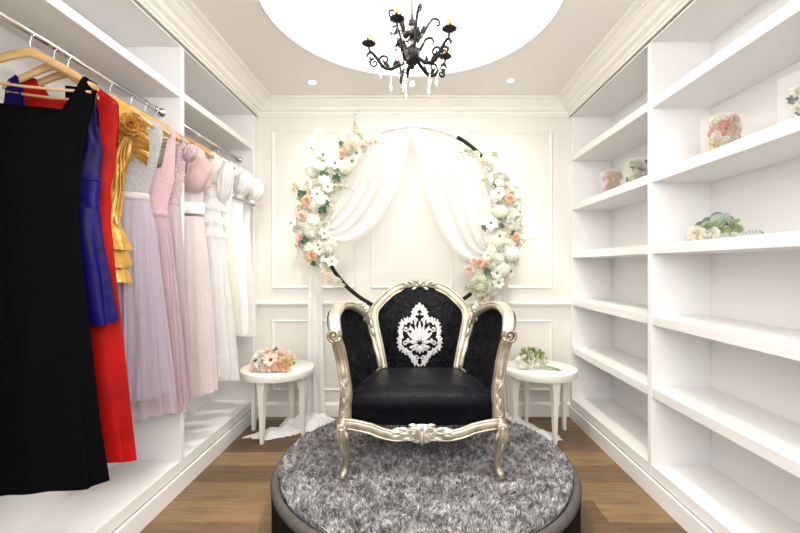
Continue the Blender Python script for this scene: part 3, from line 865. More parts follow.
for k in range(1, 14):
    (x0, z0), (x1, z1) = outl[k], outl[min(k+1, 14)]
    tx, tz = x1 - outl[k-1][0], z1 - outl[k-1][1]; l = math.hypot(tx, tz); nx, nz = -tz/l, tx/l
    for sg, LL in ((1, .17), (-1, .13)):
        eleaf(x0, z0, nx*sg*.8 + tx/l*.5, nz*sg*.8 + tz/l*.5, LL, .0085)
    eleaf(x0, z0, nx*.9 - tx/l*.6, nz*.9 - tz/l*.6, .15, .008)
for a in ((.0, .80, .08, 1, .19, .012), (.05, .82, .8, .6, .16, .010), (.10, .74, 1, .25, .22, .010), (.18, .62, 1, .5, .20, .010), (.12, .6, -.6, .5, .14, .008)): eleaf(*a)
# inner palmette
for a in ((.0, -.18, .02, 1, .62, .013), (.03, -.12, .32, .9, .52, .012), (.05, -.14, .62, .75, .62, .014), (.06, -.16, .9, .45, .52, .013), (.08, -.2, 1, .1, .46, .012), (.05, -.24, .9, -.3, .36, .011), (.02, -.26, .45, -.8, .30, .011), (0, -.28, .05, -1, .26, .010),
          (.36, .16, .7, .6, .14, .009), (.40, .06, 1, .2, .14, .009), (.42, -.1, 1, -.1, .15, .009), (.3, -.3, .9, -.4, .16, .009), (.2, .3, -.2, 1, .14, .008)): eleaf(*a)
ecurl(.30, -.02, .13, 0, 1.2, .0045); ecurl(.24, -.36, .11, PI/2, -1.2, .0045); ecurl(.13, -.62, .10, PI, 1.1, .004); ecurl(.14, .46, .09, -PI/2, 1.2, .004)
ecurl(.58, .20, .11, PI, 1.1, .0045); ecurl(.60, -.22, .11, PI, -1.1, .0045)
em_o = b.build('damask_emblem', M_emb, pad)
# wing panels
for sx in (-1, 1):
    c1 = resample(P(wingL), 25); c0 = resample([(-.352, -.27, .28), (-.33, -.1, .30), (-.226, .135, .36)], 25)
    d0 = resample(P(postL)[6:], 19); d1 = resample(P(innerL)[::-1], 19)
    rows = []
    for j in range(19):
        v = j/18; row = []
        for i in range(25):
            u = i/24
            p = (1-v)*np.array(c0[i]) + v*np.array(c1[i]) + (1-u)*np.array(d0[j]) + u*np.array(d1[j]) - ((1-u)*(1-v)*np.array(c0[0]) + u*(1-v)*np.array(c0[-1]) + (1-u)*v*np.array(c1[0]) + u*v*np.array(c1[-1]))
            bl = math.sin(PI*u)*math.sin(PI*v)
            p = p + np.array([-.02*bl + .006*noise.noise(Vector((u*6, v*6, 4))), 0, 0])
            row.append((p[0] if sx < 0 else -p[0], p[1], p[2]))
        rows.append(row)
    b = MB(); b.grid(rows); b.grid([[(x + sx*(.010 + .032*math.sin(PI*min(1, .18 + k/24*.82))*(.25 + .75*math.sin(PI*.5*j/18))), y + .012, z) for k, (x, y, z) in enumerate(r_)] for j, r_ in enumerate(rows)])
    b.build('wing_panel', M_velvet, ch)
# seat cushion
b = MB(); rows = []
def seat_half(y): return interp(y, [-.33, -.30, -.26, .14], [.315, .338, .345, .225])
prof = [(0, .25), (.0, .28), (.012, .31), (.016, .34), (.010, .365), (-.012, .383), (-.045, .394)]
NS = 41
for (o, z) in prof:
    row = []
    for k in range(NS):
        u = k/(NS-1)*2 - 1
        y = -.30 - .028*(1 - u*u) + .02*abs(u)**6 - o
        row.append((u*(.350 + o*.5), y, z + .012*(1 - u*u)*(z - .25)/.14 + .0035*noise.noise(Vector((u*5, z*20, 0)))))
    rows.append(row)
for i in range(1, 22):
    v = i/21; row = []
    y0_ = -.255; y = y0_ + (.165 - y0_)*v
    for k in range(NS):
        u = k/(NS-1)*2 - 1
        w = .346*(1 - v) + .268*v
        yy = y - .028*(1-u*u)*(1-v)
        z = .394 + .022*(1 - u*u)*(1 - .2*v) + .012*math.sin(PI*v) - .02*abs(u)**8 + .004*noise.noise(Vector((u*5, v*5, 3)))
        row.append((u*w, yy, z))
    rows.append(row)
b.grid(rows)
# sides of the cushion
for e in (0, NS - 1):
    sd = [r_[e] for r_ in rows[6:]]
    b.grid([[(x, y, z) for x, y, z in sd], [(x*1.03, y, z - .05) for x, y, z in sd], [(x, y, .25) for x, y, z in sd]])
b.build('seat_cushion', M_seat, ch)
# front rail
b = MB()
railp = [(-.37, -.315, .258), (-.335, -.322, .257), (-.295, -.327, .252), (-.235, -.333, .240), (-.19, -.337, .224), (-.125, -.342, .212), (-.05, -.345, .216), (0, -.346, .219)]
rl = railp + mir(railp)[::-1][1:]; q = P(rl, 6)
b.sweep(q, [(.017, .023)]*len(q), 12, up=(0, -1, 0))
for sgn in (-1, 1): b.sweep(q, [(.006, .0045)]*len(q), 8, up=(0, -1, 0), off=(2.2, sgn*4.6))
b.build('front_rail', M_silver, ch)
b = MB()
b.sphere((0, -.350, .220), (.078, .018, .046), 24, 12)
for sx in (-1, 1):
    b.sphere((sx*.105, -.346, .222), (.050, .013, .026), 16, 8)
scroll(b, (-.038, -.366, .236), .019, 1.5, .007, 1, 0); scroll(b, (.038, -.366, .236), .019, 1.5, .007, -1, PI)
for sx in (-1, 1):
    for (x, z, dx, dz, L) in ((.055, .225, 1, -.1, .07), (.06, .24, 1, .25, .06), (.05, .205, 1, -.45, .06), (.09, .226, 1, .15, .06), (.095, .215, 1, -.15, .055), (.0, .20, .7, -.6, .045), (.005, .225, .3, -1, .05), (.02, .256, .9, .3, .05)):
        leafblob(b, (sx*x, -.358, z), (sx*dx, .08, dz*.6), L*.85, .013, .009)
leafblob(b, (0, -.364, .245), (0, 0, -1), .07, .013, .011); leafblob(b, (0, -.364, .235), (0, 0, 1), .035, .012, .01)
b.build('rail_cartouche', M_silver2, ch)
for sx in (-1, 1):   # side rails
    b = MB(); q = P([(sx*.36, -.30, .262), (sx*.345, -.15, .262), (sx*.30, .02, .262), (sx*.235, .17, .262)])
    b.sweep(q, [(.022, .016)]*len(q), 10, up=(0, 0, 1)); b.build('side_rail', M_silver, ch)
b = MB(); b.sweep([(-.235, .17, .262), (.235, .17, .262)], [(.022, .014)]*2, 8, up=(0, 0, 1)); b.build('rear_rail', M_silver, ch)
# legs
for sx in (-1, 1):
    b = MB()
    pts = [(sx*.368, -.303, .275), (sx*.374, -.318, .235), (sx*.372, -.326, .19), (sx*.362, -.315, .13), (sx*.356, -.302, .08), (sx*.362, -.306, .04), (sx*.370, -.322, .016), (sx*.372, -.330, .0)]
    q = cr([p + r_ for p, r_ in zip(pts, [(.030, .028), (.033, .031), (.029, .027), (.022, .021), (.018, .0175), (.017, .0165), (.019, .018), (.016, .016)])], 6)
    b.sweep([p[:3] for p in q], [p[3:5] for p in q], 12, up=(0, -1, 0))
    b.sweep([p[:3] for p in q][4:-6], [(a*.25, c*.22) for a, c in [p[3:5] for p in q][4:-6]], 6, up=(0, -1, 0), off=(3.6, -2.4))
    b.sweep([p[:3] for p in q][4:-6], [(a*.25, c*.22) for a, c in [p[3:5] for p in q][4:-6]], 6, up=(0, -1, 0), off=(3.6, 2.4))
    scroll(b, (sx*.373, -.338, .018), .010, 1.2, .004, sx, 0)
    leg = b.build('leg', M_bronze, ch)
    b = MB()
    for (x, z, dx, dz, L) in ((.372, .235, .15, -1, .06), (.358, .235, -.3, -1, .05), (.385, .235, .3, -1, .05), (.372, .21, 0, -1, .07)):
        leafblob(b, (sx*x, -.348, z), (sx*dx, .15, dz), L, .010, .008)
    scroll(b, (sx*.372, -.352, .25), .016, 1.3, .006, sx, 0)
    b.build('leg_carving', M_silver2, leg)
    b = MB(); pts = [(sx*.235, .17, .275), (sx*.245, .185, .2), (sx*.25, .20, .12), (sx*.26, .235, .05), (sx*.265, .26, 0)]
    b.tube(pts, [(.024, .022), (.022, .021), (.019, .018), (.016, .015), (.017, .016)], 10, up=(0, -1, 0)); b.build('leg', M_silver, ch)

# ------------------------------------------------------------------ side tables
def side_table(label, loc, angs):
    r = thing('side_table', label, 'table', (*loc, 0), 0, 'round side tables')
    b = MB(); b.lathe([(.255, .441), (.2645, .442), (.266, .4445), (.266, .488), (.2645, .491), (.261, .492), (.001, .492)], 72, cap=False); b.add([(.255*math.cos(2*PI*k/72), .255*math.sin(2*PI*k/72), .441) for k in range(72)], [tuple(range(71, -1, -1))]); b.build('table_top', M_table, r, 'auto')
    for a in angs:
        t = math.radians(a); u = Vector((math.cos(t), math.sin(t), 0)); b = MB()
        pts = []; rad = []
        for (o, z, w) in ((.195, .442, .034), (.198, .40, .032), (.203, .36, .026), (.205, .31, .0225), (.203, .24, .020), (.203, .15, .0165), (.205, .06, .0135), (.207, 0, .012)):
            pts.append(u*o + Vector((0, 0, z))); rad.append((w, w))
        q = cr([tuple(p) + r_ for p, r_ in zip(pts, rad)], 4)
        b.sweep([p[:3] for p in q], [p[3:5] for p in q], 4, up=tuple(u), square=True)
        b.build('leg', M_table, r, False)
TL = (-1.022, 3.09); TR = (.945, 3.09)
side_table('round ivory side table left of the armchair, with the peach bouquet on it', TL, (-103, -13, 77, 167))
side_table('round ivory side table right of the armchair, with the greenery posy on it', TR, (-77, 13, 103, 193))

# ------------------------------------------------------------------ flower parts (meshes shared by all copies)
def petal(b, M, L, W, cup, curl, n=4, tip=.35):
    rows = []
    for i in range(n + 1):
        t = i/n; w = W*(math.sin(PI*(.12 + .88*t*(1 - .0)))**.6 if t < .999 else tip*.6)
        if t > .75: w = max(w, W*tip)
        rows.append([(s*w, L*t*math.cos(curl*t), L*t*math.sin(curl*t) + cup*L*s*s*t) for s in (-1, -.5, 0, .5, 1)])
    b.grid(rows, False, M)
def pm(a, tilt, z=0, r0=0): return Matrix.Rotation(a, 4, 'Z') @ Matrix.Translation((0, r0, z)) @ Matrix.Rotation(tilt, 4, 'X')
def fl_rose():
    b = MB()
    for k, (n, tilt, L, W) in enumerate(((3, 1.4, .50, .26), (4, 1.25, .62, .32), (5, 1.08, .72, .38), (6, .85, .84, .42), (7, .55, .95, .42), (8, .2, 1.0, .40))):
        for i in range(n): petal(b, pm(2*PI*i/n + k*.5, tilt, 0, .04), L, W, .35, -.35)
    return b
def fl_dahlia():
    b = MB()
    for k, (n, tilt, L) in enumerate(((7, 1.0, .40), (10, .78, .60), (13, .56, .78), (15, .32, .92), (17, .08, 1.0))):
        for i in range(n): petal(b, pm(2*PI*i/n + k*.3, tilt, .02 - k*.012, .03), L, .17, .35, -.25, 3)
    return b
def fl_anemone():
    b = MB()
    for k, (n, tilt, L) in enumerate(((5, .42, .85), (6, .18, 1.0))):
        for i in range(n): petal(b, pm(2*PI*i/n + k*.5 + random.random()*.2, tilt, 0, .03), L, .42, .2, -.25)
    return b
def fl_hydra():
    b = MB(); rng = random.Random(4)
    for i in range(60):
        z = 1 - 1.25*(i + .5)/60; a = i*2.39996; rr = math.sqrt(max(0, 1 - z*z))
        p = Vector((rr*math.cos(a), rr*math.sin(a), z))*.86
        M = Matrix.Translation(p) @ p.to_track_quat('Z', 'Y').to_matrix().to_4x4() @ Matrix.Rotation(rng.random()*3, 4, 'Z')
        for k in range(4): petal(b, M @ Matrix.Rotation(k*PI/2, 4, 'Z') @ Matrix.Rotation(rng.random()*.6, 4, 'X'), .30, .13, .1, .1, 2, .6)
    b.sphere((0, 0, -.05), .60, 10, 6)
    return b
def fl_leaves():
    b = MB()
    for i, (a, L) in enumerate(((0, 1), (.9, .8), (-.9, .8), (1.9, .7), (-2.0, .7))): petal(b, pm(a, .25), L, .26, .25, -.3, 5, .06)
    return b
def fl_sprig(nleaf=9):
    b = MB(); pts = [(0, .0, 0), (.06, .5, .05), (-.03, 1.0, .14), (.05, 1.5, .18)]
    b.tube(pts, .014, 5); q = cr(pts, 4)
    for i in range(nleaf):
        p = Vector(q[min(len(q)-1, 2 + int(i*1.2))]); sd = 1 if i % 2 else -1
        petal(b, Matrix.Translation(p) @ pm(-sd*.9, .3), .34, .12, .2, -.2, 4, .08)
    return b
def fl_twig():
    b = MB(); rng = random.Random(2)
    pts = [(0, 0, 0), (.03, .6, .06), (-.04, 1.2, .1), (.08, 1.8, .05)]
    b.tube(pts, .010, 5); q = cr(pts, 5)
    for i in range(4, len(q)):
        p = Vector(q[i]); d = Vector((rng.uniform(-.2, .2), rng.uniform(0, .2), rng.uniform(-.12, .15)))
        b.sweep([p, p + d], .006, 4); b.sphere(p + d, .032 if i > 8 else .045, 7, 5)
    return b
def fl_spray():
    """spray of tiny blossoms on a curved stem"""
    b = MB(); rng = random.Random(5); pts = [(0, 0, 0), (.02, .6, .08), (.06, 1.1, .06), (0, 1.6, -.05)]
    q = cr(pts, 6)
    for i in range(3, len(q)):
        for j in range(2):
            p = Vector(q[i]) + Vector((rng.uniform(-.13, .13), rng.uniform(-.05, .05), rng.uniform(-.08, .12)))
            M = Matrix.Translation(p) @ Matrix.Rotation(rng.random()*2, 4, 'X') @ Matrix.Rotation(rng.random()*6, 4, 'Z')
            for k in range(5): petal(b, M @ pm(k*2*PI/5, .5), .13, .06, .2, 0, 2, .6)
    return b
def mesh_of(b, m, nm):
    me = bpy.data.meshes.new(nm); me.from_pydata(b.v, [], b.f); me.update(); me.polygons.foreach_set('use_smooth', [True]*len(me.polygons)); me.materials.append(m); return me
R_, D_, A_, H_ = fl_rose(), fl_dahlia(), fl_anemone(), fl_hydra()
FM = {'white_rose': mesh_of(R_, M_white, 'rose'), 'cream_rose': mesh_of(R_, M_cream, 'rose'), 'peach_rose': mesh_of(R_, M_peach, 'rose'), 'blush_rose': mesh_of(R_, M_blush, 'rose'), 'pink_rose': mesh_of(R_, M_pinkp, 'rose'), 'yellow_rose': mesh_of(R_, M_yell, 'rose'),
      'white_dahlia': mesh_of(D_, M_white, 'dahlia'), 'green_dahlia': mesh_of(D_, M_greenw, 'dahlia'), 'cream_dahlia': mesh_of(D_, M_cream, 'dahlia'),
      'white_anemone': mesh_of(A_, M_white, 'anemone'), 'blush_anemone': mesh_of(A_, M_blush, 'anemone'),
      'white_hydrangea': mesh_of(H_, M_white, 'hydrangea'), 'green_hydrangea': mesh_of(H_, M_greenw, 'hydrangea'), 'cream_hydrangea': mesh_of(H_, M_cream, 'hydrangea'),
      'leaf_cluster': mesh_of(fl_leaves(), M_leaf, 'leaf cluster'), 'leaf_sprig': mesh_of(fl_sprig(), M_lleaf, 'leaf sprig'), 'sage_cluster': mesh_of(fl_leaves(), M_sage, 'leaf cluster'),
      'budded_twig': mesh_of(fl_twig(), M_bud, 'budded twig'), 'cream_spray': mesh_of(fl_spray(), M_cream, 'spray'), 'peach_spray': mesh_of(fl_spray(), M_blush, 'spray')}
b = MB(); b.sphere((0, 0, .06), (.2, .2, .15), 10, 6)
for k in range(22):
    a = k*2.4; b.sphere((.28*math.cos(a), .28*math.sin(a), .12), .035, 5, 4)
FC = mesh_of(b, M_centre, 'flower centre'); FCD = mesh_of(b, M_dark, 'flower centre')
KIND = {'anemone': 'anemone', 'rose': 'rose', 'dahlia': 'dahlia', 'hydrangea': 'hydrangea', 'cluster': 'leaf_cluster', 'sprig': 'leaf_sprig', 'twig': 'budded_twig', 'spray': 'flower_spray'}
def flower(kind, parent, loc, face, sc, roll=None, dark=False):
    """face: direction its front looks (local of parent)"""
    qn = Vector(face).to_track_quat('Z', 'Y') 
    rot = qn.to_matrix().to_4x4() @ Matrix.Rotation(random.random()*6.28 if roll is None else roll, 4, 'Z')
    o = inst(KIND[kind.split('_')[-1]], FM[kind], parent, loc, rot, sc)
    if kind.endswith('anemone'): inst('flower_centre', FCD if dark else FC, o, (0, 0, 0), sc=.8)
    return o
def pointing(kind, parent, loc, d, sc, face=(0, -1, 0)):
    """sprigs and twigs: grow along d"""
    d = Vector(d).normalized(); f = Vector(face); f = (f - d*f.dot(d)).normalized(); x = d.cross(f)
    M = Matrix((x, d, f)).transposed().to_4x4()
    return inst(KIND[kind.split('_')[-1]], FM[kind], parent, loc, M, sc)

# ------------------------------------------------------------------ wedding ring stand
RY = 3.22; RCn = at(413, 221, RY); RRad = .735
ring = thing('ring_stand', 'tall black metal hoop stand behind the armchair, flowers and voile on it', 'hoop stand', (RCn.x, RY, 0))
def ringp(a, r=RRad): return Vector((r*math.cos(a), 0, RCn.z + r*math.sin(a)))
b = MB(); b.sweep([ringp(2*PI*k/128) for k in range(128)], .0155, 10, closed=True); b.build('hoop', M_black, ring)
b = MB(); aa = np.linspace(math.radians(62), math.radians(128), 60)
b.sweep([ringp(a) for a in aa], [.0165 + .001*math.sin(k*1.9) for k in range(60)], 10); b.build('gauze_wrapping', M_wrap, ring)
b = MB()
for k, a in enumerate(np.linspace(math.radians(64), math.radians(118), 70)):
    for s_ in (-1, 1):
        b.sphere(ringp(a, RRad + .006*math.sin(k*.9 + s_)) + Vector((0, -.020, s_*.008)), .0052, 6, 4)
b.build('bead_string', M_bead, ring)
b = MB()
b.tube([(0, 0, RCn.z - RRad + .005), (0, 0, .4), (0, 0, .03)], .016, 10)
b.build('post', M_black, ring)
b = MB(); b.sweep([(-.35, -.10, .012), (-.2, .05, .012), (0, .08, .012), (.2, .05, .012), (.35, -.10, .012)], .012, 8); b.sweep([(0, .08, .012), (0, -.2, .012)], .012, 8); b.build('base', M_black, ring)
b = MB(); p0 = ringp(math.radians(92)); b.sweep([p0 + Vector((0, -.022, .01)), p0 + Vector((0, -.03, -.05)), p0 + Vector((.003, -.034, -.12))], [.008, .006, .002], 8); b.sphere(p0 + Vector((0, -.026, 0)), (.016, .012, .014), 8, 6); b.build('voile_tie', M_bead, ring)

# voile: one swag and one fall per side
def swag(name, label, inn, out_, group):
    n = 60; m = 70
    I = resample(cr([at(x, y, RY) for x, y in inn], 8), m); O = resample(cr([at(x, y, RY) for x, y in out_], 8), m)
    org = Vector((I[-1][0], RY, I[-1][2]))
    b = MB(); rows = []
    for j in range(m):
        v = j/(m - 1); row = []
        for i in range(n):
            s_ = i/(n - 1); e = s_**.85
            p = Vector(I[j])*(1 - e) + Vector(O[j])*e
            fade = math.sin(PI*min(1, .06 + .94*v))**.6 if v < .5 else 1
            f = .5 + .5*math.sin(2*PI*(5.5*s_ + .35*noise.noise(Vector((s_*3, v*1.3, 7)))))
            amp = (.018 + .050*v)*(1 - .5*v**6)
            p = p + Vector((0, -.012 - amp*f, -.018*(f - .5)*math.sin(PI*v)))
            row.append(p - org)
        rows.append(row)
    b.grid(rows); o = b.build(name, M_sheer, None); o.location = org
    tag(o, label, 'curtain', group)
swag('voile_swag', 'sheer white voile swag draped from hoop top to the left flower garland', [(411, 130), (405, 162), (394, 196), (377, 226), (358, 242), (342, 245), (327, 238)], [(362, 140), (340, 168), (325, 195), (319, 220)], 'voile swags')
swag('voile_swag', 'sheer white voile swag draped from hoop top to the right flower garland', [(412, 130), (419, 166), (427, 194), (436, 222), (448, 247), (463, 261), (484, 262)], [(462, 144), (487, 168), (500, 200), (502, 246)], 'voile swags')
def fall(label, xa, xb, ztop, seed, xbot):
    b = MB(); rows = []; m = 50; n = 60; Yp = 3.362
    org = Vector(((xa + xb)/2, Yp, 0))
    for j in range(m):
        v = j/(m - 1); z = ztop + (.012 - ztop)*v; row = []
        wv = (xb - xa)*(.82 + .3*v + .25*max(0, v - .8)*2)
        for i in range(n):
            s_ = i/(n - 1)*2 - 1
            f = math.sin(s_*8 + seed + .6*noise.noise(Vector((s_*2, v*2, seed))))
            x = s_*wv*.5 + xbot*v*v
            y = .010*f*(.6 + .4*v)
            row.append((x, y, z))
        rows.append(row)
    b.grid(rows); o = b.build('voile_fall', M_drape, None); o.location = org; tag(o, label, 'curtain', 'voile falls')
    return o
def pool(b, cx, cy, rx, ry, h, seed, rot=0):
    rows = []
    for i in range(15):
        q = i/14; row = []
        for k in range(80):
            a = 2*PI*k/80
            rag = 1 + .22*noise.noise(Vector((math.cos(a)*1.6, math.sin(a)*1.6, seed))) + .05*math.sin(9*a + seed)
            x, y = rx*q*rag*math.cos(a), ry*q*rag*math.sin(a)
            X = cx + x*math.cos(rot) - y*math.sin(rot); Yv = cy + x*math.sin(rot) + y*math.cos(rot)
            hz_ = h*(1 - q**2.2)*(.55 + .9*abs(noise.noise(Vector((x*9, y*9, seed + 3))))) + .012*abs(noise.noise(Vector((x*26, y*26, seed)))) + .006*(1 - q)
            row.append((X, Yv, max(.003, hz_ + .004)))
        rows.append(row)
    b.grid(rows, True)
oL = fall('sheer white voile fall hanging to the floor left of the armchair', -.872, -.742, 1.16, .4, .01)
b = MB(); pool(b, -.02, -.15, .22, .13, .11, 2.0, .25); pool(b, -.20, -.31, .23, .08, .05, 6.0, .35); b.build('pooled_hem', M_drape, oL)
oR = fall('sheer white voile fall hanging to the floor right of the armchair', .648, .775, 1.20, 2.4, .015)
b = MB(); pool(b, .03, -.17, .20, .13, .11, 4.0, -.3); pool(b, .18, -.33, .20, .075, .05, 8.0, -.45); b.build('pooled_hem', M_drape, oR)

# garlands
def garland(label, keys, seed, extras):
    """keys: (angle deg, half width)"""
    random.seed(seed)
    g = thing('flower_garland', label, 'flowers', (RCn.x, RY, 0), 0, 'flower garlands on the hoop')
    kinds = ['white_rose']*7 + ['white_dahlia']*8 + ['cream_rose']*2 + ['white_anemone']*7 + ['white_hydrangea']*3 + ['green_hydrangea'] + ['green_dahlia']*2 + ['cream_dahlia']*2
    a0, a1 = keys[0][0], keys[-1][0]; keys = [k if len(k) == 3 else k + (0,) for k in keys]
    N_ = 66; placed = []
    for i in range(N_):
        t = (i + random.random())/N_; a = a0 + (a1 - a0)*t; hw = interp(t, [(k[0] - a0)/(a1 - a0) for k in keys], [k[1] for k in keys]); co_ = interp(t, [(k[0] - a0)/(a1 - a0) for k in keys], [k[2] for k in keys])
        kd = random.choice(kinds)
        best = None
        for _ in range(14):
            off = random.uniform(-1, 1)*hw; dep = -.03 - .085*math.sqrt(max(0, 1 - (off/(hw + .02))**2))*random.uniform(.6, 1)
            p = ringp(math.radians(a), RRad + off + co_) + Vector((0, dep, 0))
            dm = min([(p - q_).length for q_ in placed[-12:]] or [1])
            if best is None or dm > best[0]: best = (dm, p, off)
        p, off = best[1], best[2]; placed.append(p)
        rad = Vector((math.cos(math.radians(a)), 0, math.sin(math.radians(a))))
        fc = Vector((0, -1, 0)) + rad*(off/max(hw, .03))*.75 + Vector((random.uniform(-.3, .3), 0, random.uniform(-.3, .3)))
        s_ = random.uniform(.044, .060)
        if kd.endswith('hydrangea'): s_ *= 1.05
        if kd.endswith('anemone'): s_ *= .95; p = p + Vector((0, -.03, 0))
        flower(kd, g, p, fc, s_)
    for (kd, px, py, s_) in extras:
        p = at(px, py, RY - .135); flower(kd, g, p - Vector(g.location), (random.uniform(-.3, .3), -1, random.uniform(-.2, .2)), s_)
    return g
GL = garland('long garland of white and peach silk flowers on the left of the hoop', [(123, .055, .02), (132, .105, .0), (145, .11, .0), (158, .10, .01), (172, .115, .03), (188, .11, .04), (200, .095, .02), (209, .045, 0)], 11,
    [('peach_rose', 342, 155, .036), ('peach_rose', 307, 202, .046), ('peach_rose', 312, 257, .046), ('blush_rose', 302, 217, .045), ('blush_rose', 300, 238, .035), ('white_anemone', 335, 164, .05), ('white_anemone', 317, 195, .05), ('white_dahlia', 311, 232, .062), ('white_dahlia', 312, 170, .062), ('cream_rose', 295, 187, .052), ('white_anemone', 291, 224, .040), ('leaf_cluster', 323, 212, .055), ('leaf_cluster', 324, 176, .05), ('leaf_cluster', 336, 180, .05), ('leaf_cluster', 302, 194, .055), ('leaf_cluster', 305, 240, .045), ('leaf_cluster', 341, 145, .03), ('leaf_cluster', 313, 264, .035), ('cream_dahlia', 350, 148, .06), ('green_hydrangea', 345, 168, .05), ('white_dahlia', 330, 248, .058), ('leaf_cluster', 326, 204, .04), ('white_anemone', 318, 246, .042)])
GR = garland('shorter garland of white and peach silk flowers on the right of the hoop', [(41, .02), (35, .045), (24, .075), (10, .085), (-5, .10), (-20, .115), (-32, .11), (-42, .09), (-49, .055)], 23,
    [('peach_rose', 510, 200, .042), ('peach_rose', 516, 238, .036), ('peach_rose', 480, 264, .042), ('blush_rose', 469, 271, .045), ('blush_rose', 474, 262, .035), ('white_anemone', 497, 274, .05), ('green_dahlia', 479, 284, .07), ('green_dahlia', 492, 263, .058), ('white_dahlia', 505, 247, .065), ('white_anemone', 491, 224, .058), ('green_hydrangea', 500, 213, .05), ('white_dahlia', 500, 176, .06), ('leaf_cluster', 496, 184, .04), ('leaf_cluster', 484, 228, .04), ('leaf_cluster', 499, 217, .036), ('leaf_cluster', 501, 226, .03), ('leaf_cluster', 488, 272, .04), ('white_anemone', 499, 194, .05), ('white_hydrangea', 512, 255, .055), ('leaf_cluster', 514, 234, .035)])
def twig(g, kd, px, py, dx, dz, s_, Yo=-.1):
    p = at(px, py, RY + Yo); pointing(kd, g, p - Vector(g.location), (dx, -.15, dz), s_)
for a in (('peach_spray', 354, 140, .05, 1, .075), ('budded_twig', 355, 138, .03, 1, .10), ('peach_spray', 358, 145, 1, .1, .10), ('budded_twig', 362, 144, 1, -.05, .10), ('cream_spray', 320, 150, -.1, 1, .10), ('cream_spray', 318, 160, -.3, .8, .09), ('leaf_sprig', 328, 165, -.9, .6, .06), ('budded_twig', 335, 185, 1, -.4, .09), ('cream_spray', 333, 185, 1, -.15, .07),
          ('peach_spray', 322, 268, .5, -.9, .09), ('cream_spray', 325, 270, .9, -.7, .10), ('cream_spray', 332, 280, 1, -.5, .07), ('peach_spray', 302, 235, -.4, -1, .07), ('budded_twig', 300, 243, -.15, -1, .07), ('leaf_sprig', 326, 262, .4, -1, .06), ('leaf_sprig', 318, 158, -.5, .9, .06)):
    twig(GL, *a)
for a in (('budded_twig', 483, 160, -.9, .2, .11), ('leaf_sprig', 475, 154, -1, .15, .06), ('cream_spray', 481, 168, -.35, 1, .08), ('peach_spray', 484, 168, -.6, .7, .06), ('budded_twig', 498, 168, -.6, 1, .09), ('leaf_sprig', 500, 168, -.5, 1, .08), ('budded_twig', 515, 243, 1, .15, .085), ('cream_spray', 512, 243, 1, 0, .06), ('budded_twig', 477, 266, -1, .35, .08), ('cream_spray', 485, 285, -1, -.2, .09), ('peach_spray', 480, 262, -.8, -.6, .06), ('leaf_sprig', 478, 288, -1, -.1, .07), ('leaf_sprig', 490, 180, -1, -.3, .05), ('leaf_cluster', 474, 288, -1, -.2, .045)):
    twig(GR, *a)

# ------------------------------------------------------------------ bouquets
random.seed(5)
bq = thing('bridal_bouquet', 'peach and blush rose bouquet lying on the left side table', 'bouquet', (TL[0] - .005, 3.03, .492))
spec = [('white_rose', -.095, -.05, .105, .045), ('white_rose', -.125, -.03, .065, .044), ('white_rose', -.075, -.09, .055, .046), ('blush_anemone', .0, -.085, .085, .060), ('blush_rose', -.04, -.03, .115, .045), ('blush_rose', .05, -.03, .105, .050), ('blush_rose', .005, -.10, .035, .042), ('peach_rose', .055, -.095, .045, .046), ('yellow_rose', .105, -.075, .06, .050), ('blush_rose', .12, -.02, .075, .048), ('blush_rose', -.035, -.11, .03, .036), ('cream_rose', .07, .02, .105, .045), ('blush_rose', -.07, .03, .11, .042), ('blush_rose', -.115, -.085, .03, .036), ('peach_rose', .11, -.10, .03, .036), ('blush_rose', -.02, .06, .08, .045), ('peach_rose', .02, .07, .05, .045), ('white_rose', -.13, .03, .06, .04)]
for kd, x, y, z, s_ in spec:
    flower(kd, bq, (x, y, z), (x*3 + random.uniform(-.2, .2), -.9 + y*3, .55 + random.uniform(-.2, .3)), s_, dark=True)
for x, y, z, dx, dy, dz, kd, s_ in ((.0, .03, .11, .1, 0, 1, 'sage_cluster', .05), (-.10, -.09, .08, -.5, -.5, .4, 'leaf_cluster', .022), (-.05, -.10, .08, 0, -.5, 1, 'leaf_cluster', .022), (.14, -.03, .05, 1, 0, .2, 'leaf_cluster', .024)):
    pointing(kd, bq, (x, y, z), (dx, dy, dz), s_)
b = MB()
for k in range(7): b.tube([(.0, .0 + .01*k, .05), (.01*k - .03, .10, .03), (.02*k - .06, .18, .012 + .003*(k % 3))], .004, 6)
b.build('stems', M_stem, bq)
b = MB(); b.lathe([(.001, 0), (.05, .005), (.065, .03), (.05, .055), (.001, .065)], 16, cap=False); b.build('foliage_bed', M_lleaf, bq)

bq = thing('greenery_posy', 'small posy of white buds and light greenery on the right side table', 'bouquet', (TR[0] - .075, 3.05, .492))
for k in range(64):
    a = k*2.4; q_ = math.sqrt((k + .5)/64); d_ = Vector((q_*math.cos(a), q_*math.sin(a)*.8 - .15, 1.15*math.sqrt(1 - q_*q_) + .12))
    pointing('leaf_sprig' if k % 4 else 'cream_spray', bq, Vector((0, 0, .028)) + Vector((d_.x*.06, d_.y*.04, d_.z*.05)), d_ + Vector((random.uniform(-.4, .4), random.uniform(-.3, .3), random.uniform(-.2, .3))), random.uniform(.036, .050), (math.sin(k), -1, .5))
for x, z, s_ in ((-.085, .035, .034), (-.10, .065, .028), (-.055, .03, .03), (.03, .035, .022), (.0, .08, .018), (-.06, .09, .02), (.04, .07, .016), (-.02, .045, .02)): flower('white_hydrangea', bq, (x, -.03, z), (-.3, -1, .5), s_)
b = MB()
for k in range(6): b.tube([(.03, -.01, .03), (.10, -.02 - .006*k, .022), (.17 + .01*(k % 3), -.03 - .012*k, .006)], .0035, 6)
b.build('stems', M_stem, bq)
